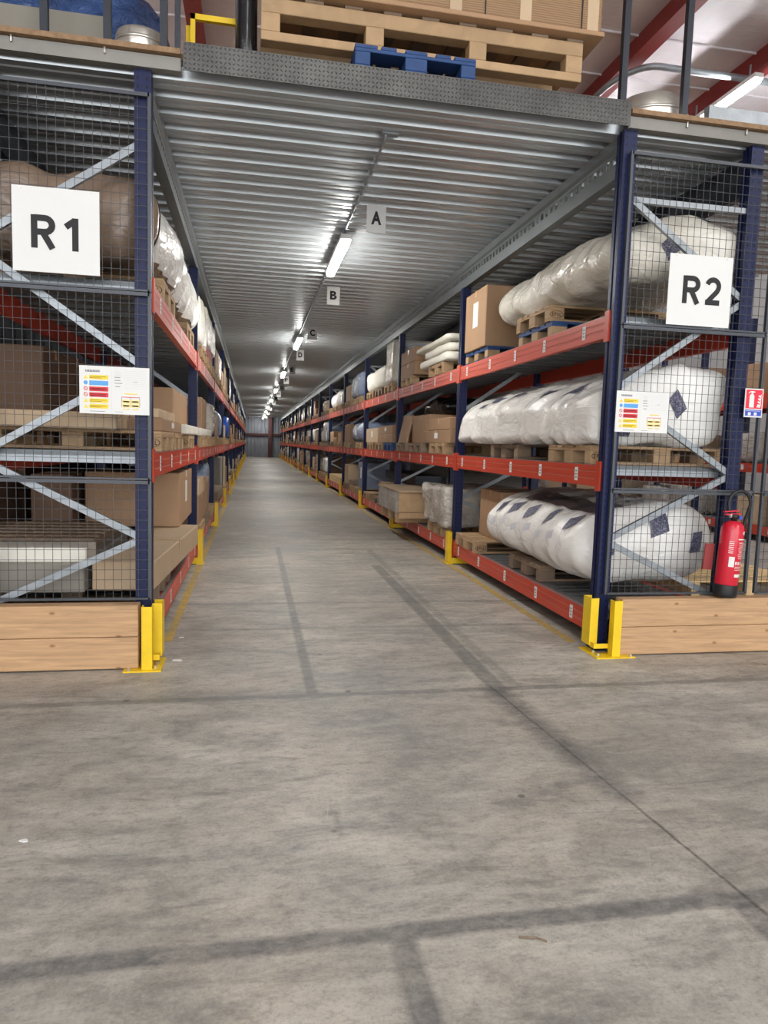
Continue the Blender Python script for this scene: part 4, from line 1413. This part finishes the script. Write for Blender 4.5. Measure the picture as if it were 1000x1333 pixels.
carton(-1, 0, 1, 5.75, 6.45, m1, .62, d0=.92, d1=1.3, mat='dark_card', look='tall dark carton at the back')
carton(-1, 0, 1, 6.5, 7.15, m1, .64, d0=.92, d1=1.3, mat='dark_card', look='tallest dark carton at the back')
carton(-1, 0, 1, 7.2, 8.4, m1, .58, d0=.92, d1=1.3, mat='dark_card', look='wide dark carton at the back')
l1 = ZD[0] + .1445
pal(-1, 0, 0, 5.3, 'grey_wood', d=.03); pal(-1, 0, 0, 7.1, 'grey_wood', d=.03)
carton(-1, 0, 0, 4.98, 7.2, l1, .20, d0=-.05, d1=.36, mat='pale_card', look='long tan carton overhanging the aisle', rz=-.06)
carton(-1, 0, 0, 4.92, 6.6, l1, .20, d0=.46, d1=1.35, mat='grey_panel', tape=False, look='wide flat grey wrapped pack')
carton(-1, 0, 0, 4.95, 5.25, l1 + .20, .10, d0=.45, d1=1.35, mat='foam_white', tape=False, look='white foam slab on the flat grey pack')
o = empty('slatted_frame', (LX - .98, 6.02, l1 + .2015))
for k in range(6):
    beveled(-.48, .48, -.62 + k * .2, -.52 + k * .2, .08, .10, .003).build('slat', 'grey_wood', o)
for e in (-.45, .4):
    beveled(e - .04, e + .04, -.64, .6, 0, .08, .004).build('bearer', 'grey_wood', o)
reg(o, 'weathered slatted wooden frame', where(-1, 0, 0), 'frame', 'frames on the racks', 5.4)
carton(-1, 0, 0, 6.95, 8.3, l1 + .203, .52, d0=.04, d1=.9, top_tape='white_tape', paper=True, look='big brown carton with white tape')
# --- R1, second to fourth bay
pal(-1, 1, 2, 8.9); pal(-1, 1, 2, 10.1); pal(-1, 1, 2, 11.3)
carton(-1, 1, 2, 9.9, 11.6, t2, .17, mat='red_card', tape=False, d0=.0)
soft(-1, 1, 2, 8.75, 9.85, t2, .60, 'yellowed_film', 'beige film wrapped load', name='film_wrapped_load', d0=-.02, d1=1.0, r=(.06, .08, .1), amp=.03, cat='load')
soft(-1, 1, 2, 9.9, 12.1, t2 + .175, .5, 'yellowed_film', 'beige film wrapped load on a red carton', name='film_wrapped_load', d0=-.02, d1=1.0, r=(.06, .08, .1), amp=.03, cat='load')
pal(-1, 1, 1, 8.8); pal(-1, 1, 1, 9.9); pal(-1, 1, 1, 11.2)
carton(-1, 1, 1, 8.7, 11.0, m1, .09, mat='foam_white', tape=False, d0=-.03, d1=.6, look='flat white box')
carton(-1, 1, 1, 8.8, 9.9, m1 + .09, .40, d0=.05, d1=.9)
carton(-1, 1, 1, 10.0, 10.95, m1 + .09, .44, d0=.05, d1=.9)
soft(-1, 1, 1, 11.1, 12.1, m1, .52, 'grey_film', 'stretch film wrapped load', name='film_wrapped_load', d0=-.03, d1=1.0, r=(.1, .1, .1), amp=.04, freq=4, cat='load')
pal(-1, 1, 0, 8.8); pal(-1, 1, 0, 10.0, 'grey_wood'); pal(-1, 1, 0, 11.2)
carton(-1, 1, 0, 8.8, 10.0, l1, .36); carton(-1, 1, 0, 10.05, 10.9, l1, .50)
carton(-1, 1, 0, 8.85, 9.7, l1 + .362, .2, mat='pale_card', look='pale tan carton on a brown one')
roll(-1, 1, 0, 11.0, 12.1, l1, .36, 'blue_film', 'upended bluish film roll')
pal(-1, 2, 2, 12.6); pal(-1, 2, 2, 13.9); pal(-1, 2, 2, 15.1)
carton(-1, 2, 2, 12.6, 13.7, t2, .44, mat='brown_card'); carton(-1, 2, 2, 15.0, 15.9, t2, .30)
soft(-1, 2, 2, 13.8, 14.9, t2, .52, 'yellowed_film', 'beige film wrapped load', name='film_wrapped_load', r=(.06, .08, .1), amp=.03, cat='load')
pal(-1, 2, 1, 12.6); pal(-1, 2, 1, 13.7); pal(-1, 2, 1, 15.0)
soft(-1, 2, 1, 13.6, 15.6, m1, .5, 'blue_film', 'pale blue film wrapped load', name='film_wrapped_load', r=(.12, .14, .14), amp=.05, cat='load')
carton(-1, 2, 1, 12.5, 13.5, m1, .40)
pal(-1, 2, 0, 12.6); pal(-1, 2, 0, 13.8, 'grey_wood'); pal(-1, 2, 0, 15.0)
boards(-1, 2, 0, 12.5, 14.5, l1, 5, 'grey_wood', 'weathered board stack', d0=-.06)
carton(-1, 2, 0, 14.7, 15.8, l1, .7, mat='grey_panel', tape=False, look='upright grey box')
pal(-1, 3, 1, 16.4); pal(-1, 3, 1, 17.6); pal(-1, 3, 1, 18.7)
carton(-1, 3, 1, 16.4, 17.3, m1, .3, mat='pale_card')
roll(-1, 3, 1, 17.4, 18.9, m1, .27, 'blue_plastic', 'bright blue plastic wrapped roll', d0=-.05)
for lv in (0, 2):
    pal(-1, 3, lv, 16.4); pal(-1, 3, lv, 17.6)
    carton(-1, 3, lv, 16.4, 17.4, ZD[lv] + .1445, .66 if lv == 0 else .5, mat='pale_card')
    carton(-1, 3, lv, 17.5, 18.5, ZD[lv] + .1445, .4)

# --- remaining bays
SOFT_ME = {}
def far_soft(mat, k):
    if (mat, k) not in SOFT_ME:
        SOFT_ME[mat, k] = puffy(.5, .45, (.2, .28, .36)[k], (.1, .1, .12), .04, 3, k + len(mat), (6, 8, 6)).mesh('film_cover', mat, True)
    return SOFT_ME[mat, k]
FILMS = (('milky_film', 'white film wrapped load'), ('grey_film', 'grey film wrapped load'), ('yellowed_film', 'beige film wrapped load'), ('blue_film', 'bluish film wrapped load'))
rnd = random.Random(21)
for s, b0 in ((1, 5), (-1, 4)):
    for b in range(b0, NB):
        for lv in range(3):
            y = YP[b] + .12
            while y < YP[b + 1] - .95:
                u = rnd.random()
                if u < .12:
                    y += .7
                    continue
                zt = pal(s, b, lv, y, rnd.choice(('pallet_wood', 'pallet_wood', 'grey_wood')), rz=0.0)
                X = SIDE[s][0] + s * .52
                k = rnd.random()
                if k < .48:
                    carton(s, b, lv, y + .02, y + .02 + rnd.uniform(.7, .85), zt, rnd.uniform(.2, .62), d0=rnd.uniform(-.03, .08), d1=.95, mat=rnd.choice(('brown_card', 'pale_card', 'brown_card', 'dark_card')), tape=False, paper=rnd.random() < .25)
                elif k < .86:
                    mt, lk = rnd.choice(FILMS)
                    o = link('film_wrapped_load', far_soft(mt, rnd.randrange(3)), None, (X, y + .43, zt))
                    reg(o, lk, where(s, b, lv), 'load', 'wrapped goods on the racks', y)
                else:
                    zz = pal(s, b, lv, y, 'pallet_wood', z=zt, rz=0.0, look='wooden pallet stacked on another')
                    if rnd.random() < .6:
                        carton(s, b, lv, y + .05, y + .75, zz, .2, tape=False, mat='pale_card')
                y += rnd.uniform(.92, 1.15)

# ------------------------------------------------------------------ next aisle, seen through the R2 mesh
k = 0
rn = random.Random(5)
for zb, nm in ((.281, 'bottom'), (1.361, 'middle'), (2.581, 'top')):
    y = 6.8
    i = 0
    while y < 20:
        w_ = rn.uniform(.8, 1.0)
        h = rn.uniform(.45, .75)
        mt = rn.choice(('brown_card', 'pale_card', 'brown_card', 'grey_film'))
        if mt == 'grey_film':
            o, _ = soft(1, 0, 0, y, y + w_, zb, h, mt, '', name='film_wrapped_load', at=(8.78, 9.7), r=(.08, .08, .08), amp=.03, n=(6, 10, 6))
        else:
            carton(1, 0, 0, y, y + w_, zb, h, mat=mt, at=(8.74, 9.6))
            o = COL.objects[-1]
            while o.parent:
                o = o.parent
        tag(o, f'{"grey film wrapped load" if mt == "grey_film" else ("tan" if mt == "pale_card" else "brown") + " carton"} on the {nm} shelf across the next aisle, {ORD[i]} along', 'load' if mt == 'grey_film' else 'carton', 'goods across the next aisle')
        i += 1
        y += w_ + rn.uniform(.12, .4)
        f_ = (y - 6.55) % 3.0
        if f_ + 1.0 > 2.9:
            y += 3.15 - f_
g = empty('upright_guard', (8.62, 12.6, 0))
tag(g, 'yellow steel guard across the next aisle, seen through the R2 mesh', 'guard', 'yellow rack guards')
for me in guard_meshes(1):
    link(me.name.split('.')[0], me, g)
for y0, h, lb in ((5.9, 1.15, 'tall dark carton on the floor behind the R1 rack, nearer one'), (7.3, 1.3, 'tall dark carton on the floor behind the R1 rack, farther one')):
    carton(-1, 0, 0, y0, y0 + 1.2, 0.0, h, mat='dark_card', at=(-3.3, -2.16))
    o = COL.objects[-1]
    while o.parent:
        o = o.parent
    tag(o, lb, 'carton', 'cartons behind the R1 rack')
# stack of pale slatted frames on the floor behind the R2 rack
o = empty('slatted_frame', (5.25, 7.3, 0))
tag(o, 'pale new slatted wooden frames stacked on the floor behind the extinguisher', 'frame')
for k in range(13):
    beveled(-.75, .75, -.78 + k * .125, -.71 + k * .125, .14, .16, .003).build('slat', 'slat_wood', o)
for e in (-.65, 0, .65):
    beveled(e - .05, e + .05, -.8, .8, 0, .14, .004).build('bearer', 'slat_wood', o)

# ------------------------------------------------------------------ on the mezzanine edge
MZ = 3.8685
p = pallet_at(1.02, 5.32, MZ, 'blue_paint', True, math.pi / 2)
p.location = (1.01, 5.24, MZ); p.rotation_euler = (0, 0, 0)
p.rotation_euler = (0, 0, math.pi / 2)
p.location = (1.01, 5.26, MZ)
tag(p, 'blue painted pallet on the mezzanine edge under a larger wooden pallet', 'pallet')
o = empty('large_pallet', (1.11, 4.76, MZ + .1445))
tag(o, 'wide bare wooden pallet under a strapped carton on the mezzanine edge', 'pallet')
for y in (0, .5, 1.0):
    beveled(-1.09, 1.09, y, y + .1, 0, .055, .004).build('bottom_board', 'pallet_wood', o)
    for x in (-1.03, -.36, .34, 1.03):
        beveled(x - .06, x + .06, y, y + .1, .055, .165, .004).build('block', 'pallet_wood', o)
    beveled(-1.09, 1.09, y, y + .1, .165, .255, .004).build('top_rail', 'pallet_wood', o)
for k in range(9):
    beveled(-1.07 + k * .255, -.95 + k * .255, 0, 1.1, .255, .275, .003).build('deck_board', 'grey_wood', o)
c = empty('strapped_carton', (1.17, 4.70, MZ + .1445 + .2755))
tag(c, 'large fluted brown carton with pale vertical bands on the mezzanine edge', 'carton')
beveled(-1.07, 1.13, 0, 1.15, .03, 1.05, .01).build('box', 'fluted_card', c)
beveled(-1.10, 1.15, -.01, 1.17, 0, .03, .004).build('tray', 'brown_card', c)
for x in (-.86, -.40, .10, .58, 1.06):
    MB().box(x - .04, x + .04, -.004, 0, .03, 1.05).build('pale_band', 'pale_card', c)
for x in (-.7, .3, .98):
    MB().box(x - .004, x + .004, -.006, -.004, .03, 1.05).build('strap', 'black_rubber', c)
o, mb = soft(1, 0, 0, 4.80, 4.97, 3.87, 1.3, 'black_film', '', name='wrapped_roll', at=(-.135, -.005), r=(.08, .1, .08), amp=.02, n=(8, 10, 14))
tag(o, 'black film wrapped upright stack beside the large carton on the mezzanine', 'load')
for nm, xs_, lb in (('left', (-1.26, -.90, -.57), 'dark steel guard rail at the mezzanine edge above the R1 sign'), ('right', (2.52, 3.0), 'dark steel guard rail at the mezzanine edge above the R2 rack end')):
    o = empty('guard_rail', (xs_[0], 4.78, 3.838))
    tag(o, lb, 'railing', 'mezzanine guard rails')
    for x in xs_:
        MB().box(x - xs_[0] - .022, x - xs_[0] + .022, -.022, .022, 0, 1.15).build('post', 'steel_dark', o)
    a, b = (-3.4, xs_[-1]) if nm == 'left' else (xs_[0], 6.0)
    MB().box(a - xs_[0], b - xs_[0] + .022, -.022, .022, 1.15, 1.19).build('hand_rail', 'steel_dark', o)
o = empty('gate_post', (-.49, 4.80, 3.838))
tag(o, 'slim dark post beside the yellow frame on the mezzanine', 'post')
MB().box(-.016, .016, -.016, .016, 0.006, 1.2).build('shaft', 'steel_dark', o)
MB().box(-.03, .03, -.03, .03, 0, .006).build('foot_plate', 'steel_dark', o)
o = empty('yellow_frame', (-.43, 5.01, 3.838))
tag(o, 'yellow square steel frame at the mezzanine edge left of the carton', 'frame')
MB().box(0, .03, -.015, .015, 0, .40).build('upright', 'yellow_steel', o)
MB().box(.36, .39, -.015, .015, 0, .40).build('upright', 'yellow_steel', o)
MB().box(0, .39, -.015, .015, .365, .40).build('top_bar', 'yellow_steel', o)
MB().box(-.035, -.005, .06, .09, 0, .36).build('upright', 'yellow_steel', o)
o, mb = soft(1, 0, 0, 5.40, 6.5, 3.84, .85, 'deep_blue_film', '', name='wrapped_bundle', flat=True, at=(-3.0, -.62), r=(.35, .3, .4), amp=.06, n=(20, 14, 12))
tag(o, 'dark blue film wrapped heap on the left mezzanine', 'bundle')
o = empty('grey_panel', (-1.3, 5.0, 3.838))
tag(o, 'grey board standing behind the left mezzanine railing', 'panel')
beveled(-1.0, .36, -.015, .015, 0, .30, .003).build('sheet', 'grey_panel', o)
o = empty('steel_drum', (-.74, 5.03, 3.838))
tag(o, 'shiny steel drum behind the left mezzanine railing', 'drum')
MB().lathe([(.16, 0), (.16, .2), (.15, .222), (.11, .226)], 28).build('shell', 'bright_steel', o, True)
MB().lathe([(.163, .15), (.166, .16), (.163, .17)], 28).build('hoop', 'bright_steel', o, True)
o = empty('steel_drum', (2.92, 5.10, 3.838))
tag(o, 'low dark steel drum at the right mezzanine railing', 'drum')
MB().lathe([(.27, 0), (.27, .17), (.24, .25), (.15, .29), (.02, .30)], 28).build('shell', 'bright_steel', o, True)
MB().lathe([(.272, .13), (.277, .14), (.272, .15)], 28).build('hoop', 'bright_steel', o, True)
o = empty('galvanised_beam', (4.42, 4.88, 3.838))
tag(o, 'galvanised steel channel lying on the right mezzanine edge', 'beam')
MB().strip([(.06, 0), (0, 0), (0, .20), (.06, .20)], -1.15, 1.5, 'x', .004).build('channel', 'galvanised', o)
MB().box(-1.15, -1.14, 0, .06, 0, .20).build('end_plate', 'galvanised', o)
wm = MB().box(-12, 1.9, 13, 13.1, 3.85, 7.2).build('wall_mezzanine', 'beige_wall')
tag(wm, 'beige panel wall behind the mezzanine storage', 'wall', kind='structure')
b = MB().box(-.06, .06, -.1, .1, -2.2, 1.2, Matrix.Rotation(-.62, 4, 'Y')).build('brace', 'red_oxide', wm)
b.location = (-2.2, 12.8, 6.0)
# ------------------------------------------------------------------ litter on the floor
def scrap(x, y, r, label):
    g = random.Random(int(x * 1000 + y * 100))
    pts = [(r * g.uniform(.5, 1.1) * math.cos(t * math.pi / 4) * 1.5, r * g.uniform(.5, 1.0) * math.sin(t * math.pi / 4)) for t in range(8)]
    o = MB().ext(pts, 0, .004, 'z').build('paper_scrap', 'paper_label', None, False, (x, y, .0005))
    tag(o, label, 'scrap', 'litter on the floor')
scrap(-.47, 4.74, .028, 'largest white paper scrap on the floor beside the left yellow guard')
scrap(-.50, 5.30, .014, 'small white paper scrap on the yellow line behind the left guard')
scrap(-.80, 2.62, .012, 'small pale scrap on the floor at the left picture edge')
o = MB().tube([(0, 0, 0), (.03, -.012, .003), (.05, -.012, .002), (.078, -.03, .0)], .003, 6).build('twig', 'grey_wood', None, False, (.815, 1.875, .004))
tag(o, 'thin dark twig on the floor below the dark cross stripe', 'twig')
finish_labels()
